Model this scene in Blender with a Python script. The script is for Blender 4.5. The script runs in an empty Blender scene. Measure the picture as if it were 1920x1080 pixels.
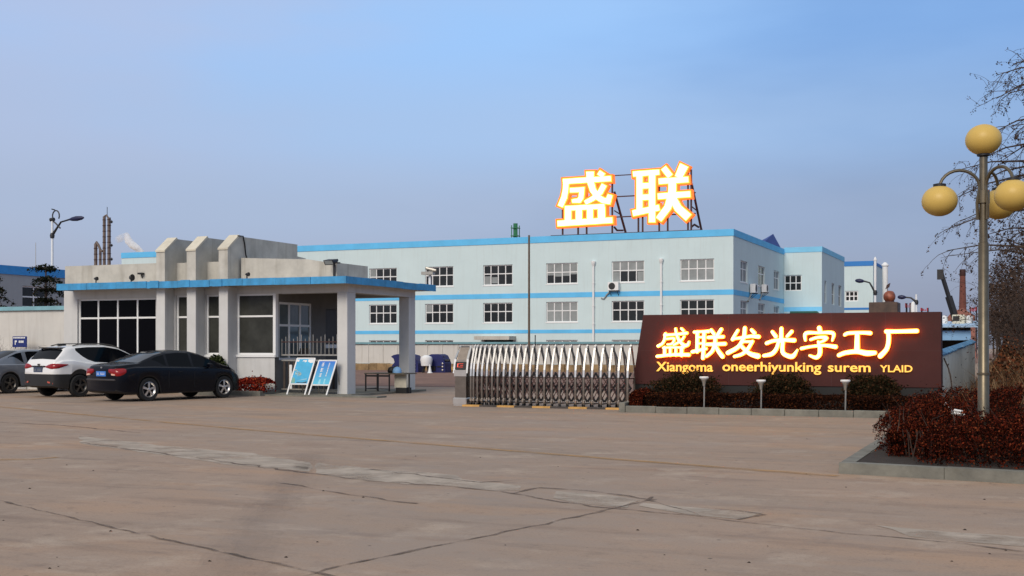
import bpy, bmesh, math, random
import numpy as np
from mathutils import Vector, Matrix, noise as mnoise

scn = bpy.context.scene
col = scn.collection
random.seed(7)
R = math.radians

# ------------------------------------------------------------------ camera, sky, sun, exposure
TH = R(23.3); ST, CT = math.sin(TH), math.cos(TH)
FPX, HOR, CAMH = 2250.0, 650.0, 1.6
cam = bpy.data.cameras.new("camera")
camo = bpy.data.objects.new("camera", cam); col.objects.link(camo)
camo.location = (0, 0, CAMH)
camo.rotation_euler = (R(90), 0, TH)
cam.sensor_width = 36.0
cam.lens = 36.0 * FPX / 1920
cam.shift_y = (HOR - 540) / 1920
cam.clip_start = 0.1; cam.clip_end = 6000
scn.camera = camo

scn.view_settings.view_transform = 'Standard'
scn.view_settings.look = 'None'
scn.view_settings.exposure = 0.0
scn.view_settings.gamma = 1.0
try:
    scn.cycles.use_denoising = True
    scn.cycles.max_bounces = 10; scn.cycles.diffuse_bounces = 4; scn.cycles.glossy_bounces = 4; scn.cycles.volume_bounces = 10
    scn.cycles.caustics_reflective = False
    scn.cycles.caustics_refractive = False
    scn.cycles.sample_clamp_indirect = 4.0
except Exception:
    pass

SUN_EL, SUN_AZ = 34.0, 182.0           # soft light from behind the camera (clockwise from +Y)
world = bpy.data.worlds.new("World"); scn.world = world
world.use_nodes = True
wn = world.node_tree.nodes; wl = world.node_tree.links
wn.clear()
wout = wn.new('ShaderNodeOutputWorld'); bg = wn.new('ShaderNodeBackground')
sky = wn.new('ShaderNodeTexSky'); sky.sky_type = 'NISHITA'; sky.sun_disc = False
sky.sun_elevation = R(SUN_EL); sky.sun_rotation = R(SUN_AZ)
sky.air_density = 1.2; sky.dust_density = 3.0; sky.ozone_density = 2.0
tc = wn.new('ShaderNodeTexCoord')
sep = wn.new('ShaderNodeSeparateXYZ'); wl.new(tc.outputs['Generated'], sep.inputs[0])
def wramp(stops):
    r = wn.new('ShaderNodeValToRGB'); r.color_ramp.interpolation = 'EASE'
    el = r.color_ramp.elements
    el[0].position, el[0].color = stops[0][0], (*stops[0][1], 1)
    el[1].position, el[1].color = stops[-1][0], (*stops[-1][1], 1)
    for p, c in stops[1:-1]:
        e = el.new(p); e.color = (*c, 1)
    return r
# overcast evening: each ramp runs from west (left) to east (right) at one height of the sky
bands = [(.03, wramp([(0,(.37,.405,.53)),(.5,(.335,.375,.505)),(1,(.27,.315,.44))])),
         (.11, wramp([(0,(.39,.465,.64)),(.3,(.378,.468,.66)),(.78,(.30,.386,.578)),(1,(.26,.34,.52))])),
         (.175, wramp([(0,(.415,.505,.72)),(.5,(.366,.527,.806)),(1,(.25,.40,.68))])),
         (.255, wramp([(0,(.43,.53,.77)),(.45,(.33,.557,.93)),(1,(.195,.375,.73))])),
         (.52, wramp([(0,(.48,.51,.57)),(.5,(.47,.51,.58)),(1,(.45,.50,.58))]))]
dotr = wn.new('ShaderNodeVectorMath'); dotr.operation = 'DOT_PRODUCT'
dotr.inputs[1].default_value = (CT, ST, 0); wl.new(tc.outputs['Generated'], dotr.inputs[0])
mr = wn.new('ShaderNodeMapRange'); mr.inputs[1].default_value = -.42; mr.inputs[2].default_value = .42
wl.new(dotr.outputs['Value'], mr.inputs[0])
# broad thin cloud veils
mp = wn.new('ShaderNodeMapping'); mp.inputs['Scale'].default_value = (1.6, 1.6, 6.5)
wl.new(tc.outputs['Generated'], mp.inputs[0])
cn = wn.new('ShaderNodeTexNoise'); cn.inputs['Scale'].default_value = 1.8; cn.inputs['Detail'].default_value = 5; cn.inputs['Roughness'].default_value = .5
wl.new(mp.outputs[0], cn.inputs['Vector'])
cadd = wn.new('ShaderNodeMath'); cadd.operation = 'MULTIPLY_ADD'; cadd.inputs[1].default_value = .7; cadd.inputs[2].default_value = -.35
wl.new(cn.outputs['Fac'], cadd.inputs[0])
fsum = wn.new('ShaderNodeMath'); fsum.operation = 'ADD'; fsum.use_clamp = True
wl.new(mr.outputs[0], fsum.inputs[0]); wl.new(cadd.outputs[0], fsum.inputs[1])
gm = None
for k_, (z_, r_) in enumerate(bands):
    wl.new(fsum.outputs[0], r_.inputs[0])
    if gm is None: gm = r_; continue
    mz = wn.new('ShaderNodeMapRange'); mz.interpolation_type = 'SMOOTHSTEP'; mz.inputs[1].default_value = bands[k_-1][0]; mz.inputs[2].default_value = z_
    wl.new(sep.outputs['Z'], mz.inputs[0])
    x_ = wn.new('ShaderNodeMixRGB'); wl.new(mz.outputs[0], x_.inputs[0]); wl.new(gm.outputs[0], x_.inputs[1]); wl.new(r_.outputs[0], x_.inputs[2]); gm = x_
# scale gradient so that background strength 0.1 suits both it and the physical sky
gs = wn.new('ShaderNodeVectorMath'); gs.operation = 'SCALE'; gs.inputs['Scale'].default_value = 11.0
wl.new(gm.outputs[0], gs.inputs[0])
fin = wn.new('ShaderNodeMixRGB'); fin.inputs[0].default_value = .88
wl.new(sky.outputs[0], fin.inputs[1]); wl.new(gs.outputs[0], fin.inputs[2])
wl.new(fin.outputs[0], bg.inputs['Color']); bg.inputs['Strength'].default_value = 0.1
wl.new(bg.outputs[0], wout.inputs['Surface'])

sl = bpy.data.lights.new("sun", 'SUN'); so = bpy.data.objects.new("sun", sl); col.objects.link(so)
sl.energy = 2.2; sl.angle = R(26); sl.color = (1.0, .90, .77)
az = R(SUN_AZ); el_ = R(SUN_EL)
sdir = Vector((math.sin(az)*math.cos(el_), math.cos(az)*math.cos(el_), math.sin(el_)))
so.rotation_euler = sdir.to_track_quat('Z', 'Y').to_euler()
so.location = sdir * 50

# ------------------------------------------------------------------ pixel -> point on a real plane
def P(px, py, Y):
    u = (px-960)/FPX; v = (HOR-py)/FPX; d = Y/(CT+u*ST)
    return Vector((d*(-ST+u*CT), Y, CAMH+v*d))
def PX(px, py, X):
    u = (px-960)/FPX; v = (HOR-py)/FPX; d = X/(-ST+u*CT)
    return Vector((X, d*(CT+u*ST), CAMH+v*d))
def G(px, py, z=0.0):
    u = (px-960)/FPX; v = (HOR-py)/FPX; d = (z-CAMH)/v
    return Vector((d*(-ST+u*CT), d*(CT+u*ST), z))

# ------------------------------------------------------------------ mesh helpers
class MB:
    def __init__(s): s.v = []; s.f = []
    def add(s, vs, fs):
        b = len(s.v); s.v += [tuple(x) for x in vs]; s.f += [tuple(i+b for i in f) for f in fs]; return s
    def box(s, a, b):
        x0, x1 = sorted((a[0], b[0])); y0, y1 = sorted((a[1], b[1])); z0, z1 = sorted((a[2], b[2]))
        return s.add([(x0,y0,z0),(x1,y0,z0),(x1,y1,z0),(x0,y1,z0),(x0,y0,z1),(x1,y0,z1),(x1,y1,z1),(x0,y1,z1)],
              [(0,3,2,1),(4,5,6,7),(0,1,5,4),(1,2,6,5),(2,3,7,6),(3,0,4,7)])
    def cbox(s, a, b, c=.01):
        """box with chamfered vertical and top edges"""
        x0, x1 = sorted((a[0], b[0])); y0, y1 = sorted((a[1], b[1])); z0, z1 = sorted((a[2], b[2]))
        def ring(i, z): return [(x0+i,y0,z),(x1-i,y0,z),(x1,y0+i,z),(x1,y1-i,z),(x1-i,y1,z),(x0+i,y1,z),(x0,y1-i,z),(x0,y0+i,z)]
        def ring2(i, z): return [(x0+2*i,y0+i,z),(x1-2*i,y0+i,z),(x1-i,y0+2*i,z),(x1-i,y1-2*i,z),(x1-2*i,y1-i,z),(x0+2*i,y1-i,z),(x0+i,y1-2*i,z),(x0+i,y0+2*i,z)]
        vs = ring(c, z0)+ring(c, z1-c)+ring2(c, z1)
        fs = [tuple(range(7,-1,-1))]
        for k in (0, 1):
            for i in range(8): fs.append((k*8+i, k*8+(i+1)%8, k*8+8+(i+1)%8, k*8+8+i))
        fs.append(tuple(range(16, 24)))
        return s.add(vs, fs)
    def prism(s, poly, ext):
        """closed polygon (3D points) extruded by vector"""
        n = len(poly); e = Vector(ext); a = [Vector(p) for p in poly]
        nrm = Vector((0,0,0))
        for i in range(n): nrm += a[i].cross(a[(i+1)%n])
        if nrm.dot(e) > 0: a = a[::-1]
        vs = a + [p+e for p in a]
        return s.add(vs, [tuple(range(n)), tuple(range(2*n-1, n-1, -1))] + [(i, i+n, (i+1)%n+n, (i+1)%n) for i in range(n)])
    def tube(s, pts, r, n=8, cap=True):
        pts = [Vector(p) for p in pts]; m = len(pts)
        rs = r if isinstance(r, (list, tuple)) else [r]*m
        b = len(s.v); prev = None
        for i, p in enumerate(pts):
            t = (pts[min(i+1, m-1)] - pts[max(i-1, 0)])
            if t.length < 1e-9: t = Vector((0,0,1))
            t.normalize()
            if prev is None:
                a = Vector((0,0,1)) if abs(t.z) < .9 else Vector((1,0,0))
                q = t.cross(a).normalized()
            else:
                q = prev - t*prev.dot(t)
                if q.length < 1e-6: q = t.orthogonal()
                q.normalize()
            prev = q; w = t.cross(q)
            for k in range(n):
                an = 2*math.pi*k/n
                s.v.append(tuple(p + (q*math.cos(an)+w*math.sin(an))*rs[i]))
        for i in range(m-1):
            for k in range(n):
                a0 = b+i*n+k; a1 = b+i*n+(k+1)%n
                s.f.append((a0, a1, a1+n, a0+n))
        if cap:
            s.f.append(tuple(b+k for k in range(n-1, -1, -1))); s.f.append(tuple(b+(m-1)*n+k for k in range(n)))
        return s
    def bar(s, p0, p1, w, h, up=(0,0,1)):
        """rectangular bar from p0 to p1"""
        p0, p1 = Vector(p0), Vector(p1); t = (p1-p0).normalized(); u = Vector(up)
        if abs(t.dot(u)) > .98: u = Vector((1,0,0))
        a = t.cross(u).normalized()*(w/2); c = a.cross(t).normalized()*(h/2)
        vs = [p0-a-c, p0+a-c, p0+a+c, p0-a+c, p1-a-c, p1+a-c, p1+a+c, p1-a+c]
        return s.add(vs, [(0,3,2,1),(4,5,6,7),(0,1,5,4),(1,2,6,5),(2,3,7,6),(3,0,4,7)])
    def lathe(s, c, prof, n=16, axis='z', cap=True):
        c = Vector(c); b = len(s.v); m = len(prof)
        for r, h in prof:
            for k in range(n):
                a = 2*math.pi*k/n; ca, sa = r*math.cos(a), r*math.sin(a)
                if axis == 'z': o = (ca, sa, h)
                elif axis == 'y': o = (sa, h, ca)
                else: o = (h, ca, sa)
                s.v.append(tuple(c+Vector(o)))
        for i in range(m-1):
            for k in range(n):
                a0 = b+i*n+k; a1 = b+i*n+(k+1)%n
                s.f.append((a0, a1, a1+n, a0+n))
        if cap and prof[0][0] > 1e-4: s.f.append(tuple(b+k for k in range(n-1,-1,-1)))
        if cap and prof[-1][0] > 1e-4: s.f.append(tuple(b+(m-1)*n+k for k in range(n)))
        return s

ROOT = {}          # object name -> world location its local mesh is relative to
def link(me, name, mat, parent, smooth, off):
    o = bpy.data.objects.new(name, me); col.objects.link(o)
    if mat is not None: me.materials.append(mat)
    if smooth:
        me.polygons.foreach_set('use_smooth', [True]*len(me.polygons))
        if smooth != 'all':
            try: me.set_sharp_from_angle(angle=R(38))
            except Exception: pass
    if parent is not None: o.parent = parent
    return o
def build(mb, name, mat, parent=None, smooth=False, local=False, at=None):
    """one mesh object; vertices given in world space unless local"""
    off = Vector((0,0,0))
    if parent is not None: off = ROOT[parent.name]
    elif at is not None: off = Vector(at)
    if local: off0 = Vector((0,0,0))
    else: off0 = off
    me = bpy.data.meshes.new(name)
    me.from_pydata([(x-off0.x, y-off0.y, z-off0.z) for x, y, z in mb.v], [], mb.f)
    bm = bmesh.new(); bm.from_mesh(me); bmesh.ops.recalc_face_normals(bm, faces=bm.faces); bm.to_mesh(me); bm.free()
    o = link(me, name, mat, parent, smooth, off0)
    if parent is None and at is not None: o.location = Vector(at)
    ROOT[o.name] = off
    return o
def quads(name, verts, mat, parent=None, at=(0,0,0)):
    """loose quads from an (n*4,3) numpy array in world space"""
    off = ROOT[parent.name] if parent is not None else Vector(at)
    v = np.asarray(verts, dtype=np.float32).reshape(-1, 3) - np.array(off, dtype=np.float32)
    n = len(v)//4
    me = bpy.data.meshes.new(name)
    me.vertices.add(n*4); me.loops.add(n*4); me.polygons.add(n)
    me.vertices.foreach_set('co', v.ravel())
    me.loops.foreach_set('vertex_index', np.arange(n*4, dtype=np.int32))
    me.polygons.foreach_set('loop_start', np.arange(0, n*4, 4, dtype=np.int32))
    me.update(calc_edges=True); me.validate()
    o = link(me, name, mat, parent, False, off)
    if parent is None: o.location = Vector(at)
    ROOT[o.name] = Vector(off)
    return o
def tag(o, label=None, cat=None, group=None, kind=None):
    if label: o['label'] = label
    if cat: o['category'] = cat
    if group: o['group'] = group
    if kind: o['kind'] = kind
    return o
def thing(name, label, cat, loc, group=None, rz=0.0):
    o = bpy.data.objects.new(name, None); col.objects.link(o)
    o.empty_display_size = .3; o.location = Vector(loc); o.rotation_euler = (0,0,rz)
    ROOT[o.name] = Vector(loc)
    return tag(o, label, cat, group)
def copy_tree(o, parent=None):
    c = o.copy(); col.objects.link(c); c.parent = parent
    ROOT[c.name] = ROOT.get(o.name, Vector((0,0,0)))
    for ch in [x for x in bpy.data.objects if x.parent == o]:
        copy_tree(ch, c)
    return c

class Fr:
    """wall frame: a along the wall, z up, n outward"""
    def __init__(s, o, u, n): s.o = Vector(o); s.u = Vector(u); s.n = Vector(n)
    def __call__(s, a, z, n=0.0): return s.o + s.u*a + Vector((0,0,z)) + s.n*n
def fbox(mb, F, a0, a1, z0, z1, n0, n1):
    vs = [F(a0,z0,n0),F(a1,z0,n0),F(a1,z0,n1),F(a0,z0,n1),F(a0,z1,n0),F(a1,z1,n0),F(a1,z1,n1),F(a0,z1,n1)]
    return mb.add(vs, [(0,3,2,1),(4,5,6,7),(0,1,5,4),(1,2,6,5),(2,3,7,6),(3,0,4,7)])
def holed(mb, F, a0, a1, z0, z1, holes, dep=.2):
    """wall sheet with openings and reveals going inwards by dep"""
    A = sorted({a0, a1, *[h[0] for h in holes], *[h[1] for h in holes]}); A = [a for a in A if a0 <= a <= a1]
    Z = sorted({z0, z1, *[h[2] for h in holes], *[h[3] for h in holes]}); Z = [z for z in Z if z0 <= z <= z1]
    for i in range(len(A)-1):
        for j in range(len(Z)-1):
            ca, cz = (A[i]+A[i+1])/2, (Z[j]+Z[j+1])/2
            if any(h[0] < ca < h[1] and h[2] < cz < h[3] for h in holes): continue
            mb.add([F(A[i],Z[j]),F(A[i+1],Z[j]),F(A[i+1],Z[j+1]),F(A[i],Z[j+1])], [(0,1,2,3)])
    for h in holes:
        c = [(h[0],h[2]),(h[1],h[2]),(h[1],h[3]),(h[0],h[3])]
        for k in range(4):
            p, q = c[k], c[(k+1)%4]
            mb.add([F(*p),F(*q),F(*q,-dep),F(*p,-dep)], [(0,1,2,3)])
    return mb

# ------------------------------------------------------------------ materials
def nt(m): return m.node_tree.nodes, m.node_tree.links
def mat(name, c, rough=.7, metal=0.0, var=.12, scale=3.0, bump=0.0, bscale=40.0, streak=0.0, streakc=(.12,.10,.08), emit=None, estr=0.0, spec=None, coat=0.0):
    m = bpy.data.materials.new(name); m.use_nodes = True
    N, L = nt(m); b = N['Principled BSDF']
    b.inputs['Roughness'].default_value = rough; b.inputs['Metallic'].default_value = metal
    if spec is not None: b.inputs['Specular IOR Level'].default_value = spec
    if coat: b.inputs['Coat Weight'].default_value = coat; b.inputs['Coat Roughness'].default_value = .04
    if emit:
        b.inputs['Emission Color'].default_value = (*emit, 1); b.inputs['Emission Strength'].default_value = estr
    b.inputs['Base Color'].default_value = (*c, 1)
    if var or streak:
        t = N.new('ShaderNodeTexCoord')
        n1 = N.new('ShaderNodeTexNoise'); n1.inputs['Scale'].default_value = scale; n1.inputs['Detail'].default_value = 6; n1.inputs['Roughness'].default_value = .65
        L.new(t.outputs['Object'], n1.inputs['Vector'])
        mm = N.new('ShaderNodeMapRange'); mm.inputs[1].default_value = .3; mm.inputs[2].default_value = .7
        mm.inputs[3].default_value = 1-var; mm.inputs[4].default_value = 1+var
        L.new(n1.outputs['Fac'], mm.inputs[0])
        sc = N.new('ShaderNodeVectorMath'); sc.operation = 'SCALE'; sc.inputs[0].default_value = c
        L.new(mm.outputs[0], sc.inputs['Scale']); out = sc.outputs[0]
        if streak:
            mp = N.new('ShaderNodeMapping'); mp.inputs['Scale'].default_value = (2.2, 2.2, .16)
            L.new(t.outputs['Object'], mp.inputs[0])
            n2 = N.new('ShaderNodeTexNoise'); n2.inputs['Scale'].default_value = 2.0; n2.inputs['Detail'].default_value = 5
            L.new(mp.outputs[0], n2.inputs['Vector'])
            m2 = N.new('ShaderNodeMapRange'); m2.inputs[1].default_value = .52; m2.inputs[2].default_value = .78; m2.inputs[4].default_value = streak
            L.new(n2.outputs['Fac'], m2.inputs[0])
            mx = N.new('ShaderNodeMixRGB'); mx.inputs[2].default_value = (*streakc, 1)
            L.new(m2.outputs[0], mx.inputs[0]); L.new(out, mx.inputs[1]); out = mx.outputs[0]
        L.new(out, b.inputs['Base Color'])
        if bump:
            n3 = N.new('ShaderNodeTexNoise'); n3.inputs['Scale'].default_value = bscale; n3.inputs['Detail'].default_value = 4
            L.new(t.outputs['Object'], n3.inputs['Vector'])
            bp = N.new('ShaderNodeBump'); bp.inputs['Strength'].default_value = bump; bp.inputs['Distance'].default_value = .02
            L.new(n3.outputs['Fac'], bp.inputs['Height']); L.new(bp.outputs[0], b.inputs['Normal'])
    return m
def leafmat(name, stops, trans=.15):
    m = bpy.data.materials.new(name); m.use_nodes = True
    N, L = nt(m); b = N['Principled BSDF']; b.inputs['Roughness'].default_value = .85; b.inputs['Specular IOR Level'].default_value = .05
    g = N.new('ShaderNodeNewGeometry'); r = N.new('ShaderNodeValToRGB')
    e = r.color_ramp.elements
    e[0].position, e[0].color = stops[0][0], (*stops[0][1], 1); e[1].position, e[1].color = stops[-1][0], (*stops[-1][1], 1)
    for p, c in stops[1:-1]: e.new(p).color = (*c, 1)
    L.new(g.outputs['Random Per Island'], r.inputs[0]); L.new(r.outputs[0], b.inputs['Base Color'])
    return m
def emis(name, c, s):
    m = bpy.data.materials.new(name); m.use_nodes = True
    N, L = nt(m); b = N['Principled BSDF']
    b.inputs['Base Color'].default_value = (*[min(.8, x) for x in c], 1); b.inputs['Roughness'].default_value = .5
    b.inputs['Emission Color'].default_value = (*c, 1); b.inputs['Emission Strength'].default_value = s
    return m

M = {}
M['gwall'] = mat('gatehouse_paint', (.60,.595,.58), .85, var=.07, scale=1.2, bump=.15, bscale=30, streak=.22, streakc=(.24,.22,.19))
M['conc'] = mat('weathered_render', (.50,.48,.43), .9, var=.16, scale=1.6, bump=.3, bscale=25, streak=.4, streakc=(.17,.14,.10))
M['fascia'] = mat('blue_fascia_paint', (.05,.30,.58), .6, var=.25, scale=2.5, streak=.45, streakc=(.03,.09,.16))
M['fwall'] = mat('pale_factory_paint', (.585,.705,.715), .8, var=.04, scale=.4, streak=.24, streakc=(.45,.50,.48))
M['fblue'] = mat('light_blue_stripe', (.12,.50,.84), .7, var=.10, scale=.6)
M['fblue2'] = mat('deep_blue_stripe', (.03,.20,.55), .7, var=.07, scale=.6)
M['white'] = mat('white_frame', (.80,.80,.79), .45, var=.03)
M['glass'] = mat('dark_window_glass', (.002,.002,.003), .06, var=0, spec=.07)
M['glassg'] = mat('grey_office_glass', (.045,.046,.041), .07, var=.4, scale=.9, spec=.12)
M['glassf'] = mat('factory_window_glass', (.022,.025,.027), .12, var=.3, scale=.8, spec=.35)
M['blind'] = mat('grey_blind', (.27,.29,.29), .8, var=.18, scale=1.2)
M['dark'] = mat('dark_metal', (.015,.014,.016), .5, var=.2)
M['black'] = mat('black_plastic', (.008,.008,.009), .6, var=.1)
M['rust'] = mat('dark_rust_steel', (.05,.017,.014), .65, var=.35, scale=4)
M['steel'] = mat('polished_gate_steel', (.78,.74,.68), .28, metal=1.0, var=.05, scale=8)
M['steel2'] = mat('brushed_gate_steel', (.26,.22,.185), .34, metal=1.0, var=.12, scale=8)
M['galv'] = mat('galvanised_steel', (.42,.40,.36), .45, metal=.7, var=.15, scale=5)
M['stone'] = mat('brown_stone_panel', (.062,.016,.014), .6, spec=.25, var=.16, scale=.9, bump=.05)
M['plinth'] = mat('black_stone_plinth', (.006,.006,.006), .5, var=.2)
M['kerb'] = mat('kerb_concrete', (.185,.178,.15), .9, var=.32, scale=2.2, bump=.4, bscale=18, streak=.4, streakc=(.12,.11,.08))
M['soil'] = mat('dark_soil', (.030,.020,.014), 1, var=.3, scale=6, bump=.6)
M['dirt'] = mat('red_brown_dirt', (.19,.105,.075), 1, var=.3, scale=.5, bump=.4, bscale=3)
M['cwall'] = mat('pale_boundary_wall', (.60,.58,.54), .85, var=.08, scale=.8, streak=.35, streakc=(.30,.26,.21))
M['cap'] = mat('teal_coping', (.16,.32,.36), .7, var=.15, scale=2)
M['rubble'] = mat('rubble_stone_base', (.27,.18,.09), .95, var=.45, scale=1.6, bump=.8, bscale=3)
M['bark'] = mat('dark_bark', (.055,.036,.026), .95, var=.3, scale=9)
M['globe'] = mat('yellow_globe_plastic', (.62,.42,.11), .42, var=.05, scale=3, spec=.3)
M['pole'] = mat('bronze_lamp_pole', (.17,.14,.095), .38, metal=.75, var=.18, scale=7)
M['whitepole'] = mat('white_pole', (.78,.80,.82), .5, var=.03)
M['navy'] = mat('navy_lamp_head', (.012,.015,.06), .5, var=.1)
M['bluep'] = mat('dark_blue_machine_paint', (.005,.010,.10), .6, var=.25, scale=2)
M['tyre'] = mat('tyre_rubber', (.012,.012,.012), .85, var=.2, scale=12)
M['alloy'] = mat('alloy_rim', (.62,.60,.57), .28, metal=.9, var=.05)
M['alloyd'] = mat('dark_alloy_rim', (.12,.11,.10), .35, metal=.8, var=.1)
M['platebl'] = mat('blue_number_plate', (.05,.20,.62), .5, var=.05)
M['redlamp'] = mat('red_lamp_lens', (.26,.006,.008), .15, var=.25, scale=14)
M['brick'] = mat('chimney_brick', (.16,.055,.04), .9, var=.2, scale=1)
M['ltblue'] = mat('light_blue_sheet', (.22,.42,.68), .6, var=.12, scale=1)
M['redban'] = mat('red_banner', (.42,.02,.035), .8, var=.15)
M['green'] = mat('green_tower_paint', (.02,.16,.07), .7, var=.2)
M['fcop'] = mat('pale_fin_coping', (.62,.57,.46), .9, var=.12, scale=2, streak=.2)
# ================================================================== GROUND
def ground_mat():
    m = bpy.data.materials.new('worn_concrete'); m.use_nodes = True
    N, L = nt(m); b = N['Principled BSDF']; b.inputs['Roughness'].default_value = .82; b.inputs['Specular IOR Level'].default_value = .25
    t = N.new('ShaderNodeTexCoord')
    def noise(sc, det=6, rough=.6, stretch=None):
        n = N.new('ShaderNodeTexNoise'); n.inputs['Scale'].default_value = sc; n.inputs['Detail'].default_value = det; n.inputs['Roughness'].default_value = rough
        if stretch:
            mp = N.new('ShaderNodeMapping'); mp.inputs['Scale'].default_value = stretch; mp.inputs['Rotation'].default_value = (0,0,R(12))
            L.new(t.outputs['Object'], mp.inputs[0]); L.new(mp.outputs[0], n.inputs['Vector'])
        else: L.new(t.outputs['Object'], n.inputs['Vector'])
        return n
    def rng(n, a, b_, c, d):
        r = N.new('ShaderNodeMapRange'); r.inputs[1].default_value = a; r.inputs[2].default_value = b_; r.inputs[3].default_value = c; r.inputs[4].default_value = d
        L.new(n.outputs['Fac'] if 'Fac' in n.outputs else n.outputs[0], r.inputs[0]); return r
    def mix(f, a, c, mode='MIX'):
        x = N.new('ShaderNodeMixRGB'); x.blend_type = mode
        L.new(f.outputs[0], x.inputs[0]); L.new(a, x.inputs[1]) if not isinstance(a, tuple) else setattr(x.inputs[1], 'default_value', (*a, 1))
        x.inputs[2].default_value = (*c, 1); return x.outputs[0]
    big = rng(noise(.22, 4), .35, .65, 0, 1)
    c = mix(big, (.370,.262,.190), (.305,.234,.180))
    c = mix(rng(noise(.5, 5, .6, (.35, 1.2, 1)), .50, .66, 0, .75), c, (.41,.262,.165))
    c = mix(rng(noise(1.3, 6, .7, (.3, 1.4, 1)), .52, .70, 0, .75), c, (.215,.155,.118))
    c = mix(rng(noise(.9, 6, .7), .54, .68, 0, .75), c, (.44,.345,.265))
    c = mix(rng(noise(3.5, 8, .75), .54, .70, 0, .65), c, (.20,.145,.112))
    c = mix(rng(noise(6, 8, .8), .58, .74, 0, .45), c, (.39,.32,.26))
    c = mix(rng(noise(38, 6, .8), .52, .66, 0, .5), c, (.12,.095,.08))
    c = mix(rng(noise(60, 6, .8), .56, .68, 0, .5), c, (.42,.35,.29))
    c = mix(rng(noise(.33, 7, .75, (.5, 1.0, 1)), .50, .60, 0, .5), c, (.30,.245,.205))
    c = mix(rng(noise(.8, 9, .8, (.5, 1.3, 1)), .57, .66, 0, .45), c, (.46,.36,.28))
    # small dark specks and pebbles
    v = N.new('ShaderNodeTexVoronoi'); v.inputs['Scale'].default_value = 2.3; L.new(t.outputs['Object'], v.inputs['Vector'])
    vr = N.new('ShaderNodeMapRange'); vr.inputs[1].default_value = .03; vr.inputs[2].default_value = .055; vr.inputs[3].default_value = .75; vr.inputs[4].default_value = 0
    L.new(v.outputs['Distance'], vr.inputs[0])
    c = mix(vr, c, (.05,.04,.035))
    L.new(c, b.inputs['Base Color'])
    n3 = noise(14, 8, .75); bp = N.new('ShaderNodeBump'); bp.inputs['Strength'].default_value = .35; bp.inputs['Distance'].default_value = .01
    L.new(n3.outputs['Fac'], bp.inputs['Height']); L.new(bp.outputs[0], b.inputs['Normal'])
    return m
def faded(name, c, lo, hi, scale, stretch=(1,1,1), rough=.85, amount=1.0, var=.15):
    """thin worn layer: noise decides where it is still there"""
    m = bpy.data.materials.new(name); m.use_nodes = True
    N, L = nt(m); b = N['Principled BSDF']; b.inputs['Roughness'].default_value = rough
    t = N.new('ShaderNodeTexCoord'); mp = N.new('ShaderNodeMapping'); mp.inputs['Scale'].default_value = stretch
    L.new(t.outputs['Object'], mp.inputs[0])
    n = N.new('ShaderNodeTexNoise'); n.inputs['Scale'].default_value = scale; n.inputs['Detail'].default_value = 8; n.inputs['Roughness'].default_value = .7
    L.new(mp.outputs[0], n.inputs['Vector'])
    r = N.new('ShaderNodeMapRange'); r.inputs[1].default_value = lo; r.inputs[2].default_value = hi; r.inputs[4].default_value = amount
    L.new(n.outputs['Fac'], r.inputs[0]); L.new(r.outputs[0], b.inputs['Alpha'])
    n2 = N.new('ShaderNodeTexNoise'); n2.inputs['Scale'].default_value = scale*2.3; n2.inputs['Detail'].default_value = 5
    L.new(t.outputs['Object'], n2.inputs['Vector'])
    r2 = N.new('ShaderNodeMapRange'); r2.inputs[1].default_value = .3; r2.inputs[2].default_value = .7; r2.inputs[3].default_value = 1-var; r2.inputs[4].default_value = 1+var
    L.new(n2.outputs['Fac'], r2.inputs[0])
    s = N.new('ShaderNodeVectorMath'); s.operation = 'SCALE'; s.inputs[0].default_value = c; L.new(r2.outputs[0], s.inputs['Scale'])
    L.new(s.outputs[0], b.inputs['Base Color'])
    return m
g = MB()
xs = [-2500,-400,-120,-60,-30,-10,10,40,120,400,2500]; ys = [-200,-20,0,10,20,30,45,80,140,300,900,4000]
for y in ys:
    for x in xs: g.v.append((x,y,0))
for j in range(len(ys)-1):
    for i in range(len(xs)-1):
        a = j*len(xs)+i; g.f.append((a,a+1,a+1+len(xs),a+len(xs)))
tag(build(g, 'ground', ground_mat()), kind='structure')

def ribbon(mb, pts, w, z, jit=0.0, seg=.25, wj=.4, seed=1):
    rnd = random.Random(seed); pts = [Vector((p[0], p[1], 0)) for p in pts]
    L_, R_ = [], []
    for i in range(len(pts)-1):
        p, q = pts[i], pts[i+1]; n = max(1, int((q-p).length/seg)); t = (q-p).normalized(); s = Vector((-t.y, t.x, 0))
        for k in range(n + (1 if i == len(pts)-2 else 0)):
            c = p+(q-p)*(k/n) + s*rnd.gauss(0, jit); ww = w*(1+rnd.uniform(-wj, wj))/2
            L_.append(c+s*ww); R_.append(c-s*ww)
    b = len(mb.v); n = len(L_)
    for a, c in zip(L_, R_): mb.v += [(a.x,a.y,z),(c.x,c.y,z)]
    for i in range(n-1): mb.f.append((b+2*i, b+2*i+1, b+2*i+3, b+2*i+2))
def gp(*pts): return [G(x, y) for x, y in pts]
M['joint'] = faded('dark_joint_dirt', (.13,.09,.064), .36, .60, 3, amount=.85, var=.3)
M['yellow'] = faded('faded_yellow_paint', (.46,.27,.10), .28, .62, 1.2, (1,1,1), amount=.72, var=.2)
M['patch'] = faded('pale_patch_concrete', (.45,.375,.30), .30, .52, 1.1, amount=.8, var=.25)
M['stain'] = faded('dark_tyre_stain', (.16,.13,.122), .25, .75, .9, amount=.06)
j = MB()
ribbon(j, gp((-120,915),(0,940),(300,1010),(600,1076),(760,1115)), .034, .005, .012, .18, .7, 1)
ribbon(j, gp((560,1085),(640,1060),(900,1008),(1100,965),(1215,938),(1225,932)), .034, .0052, .012, .18, .7, 2)
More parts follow.
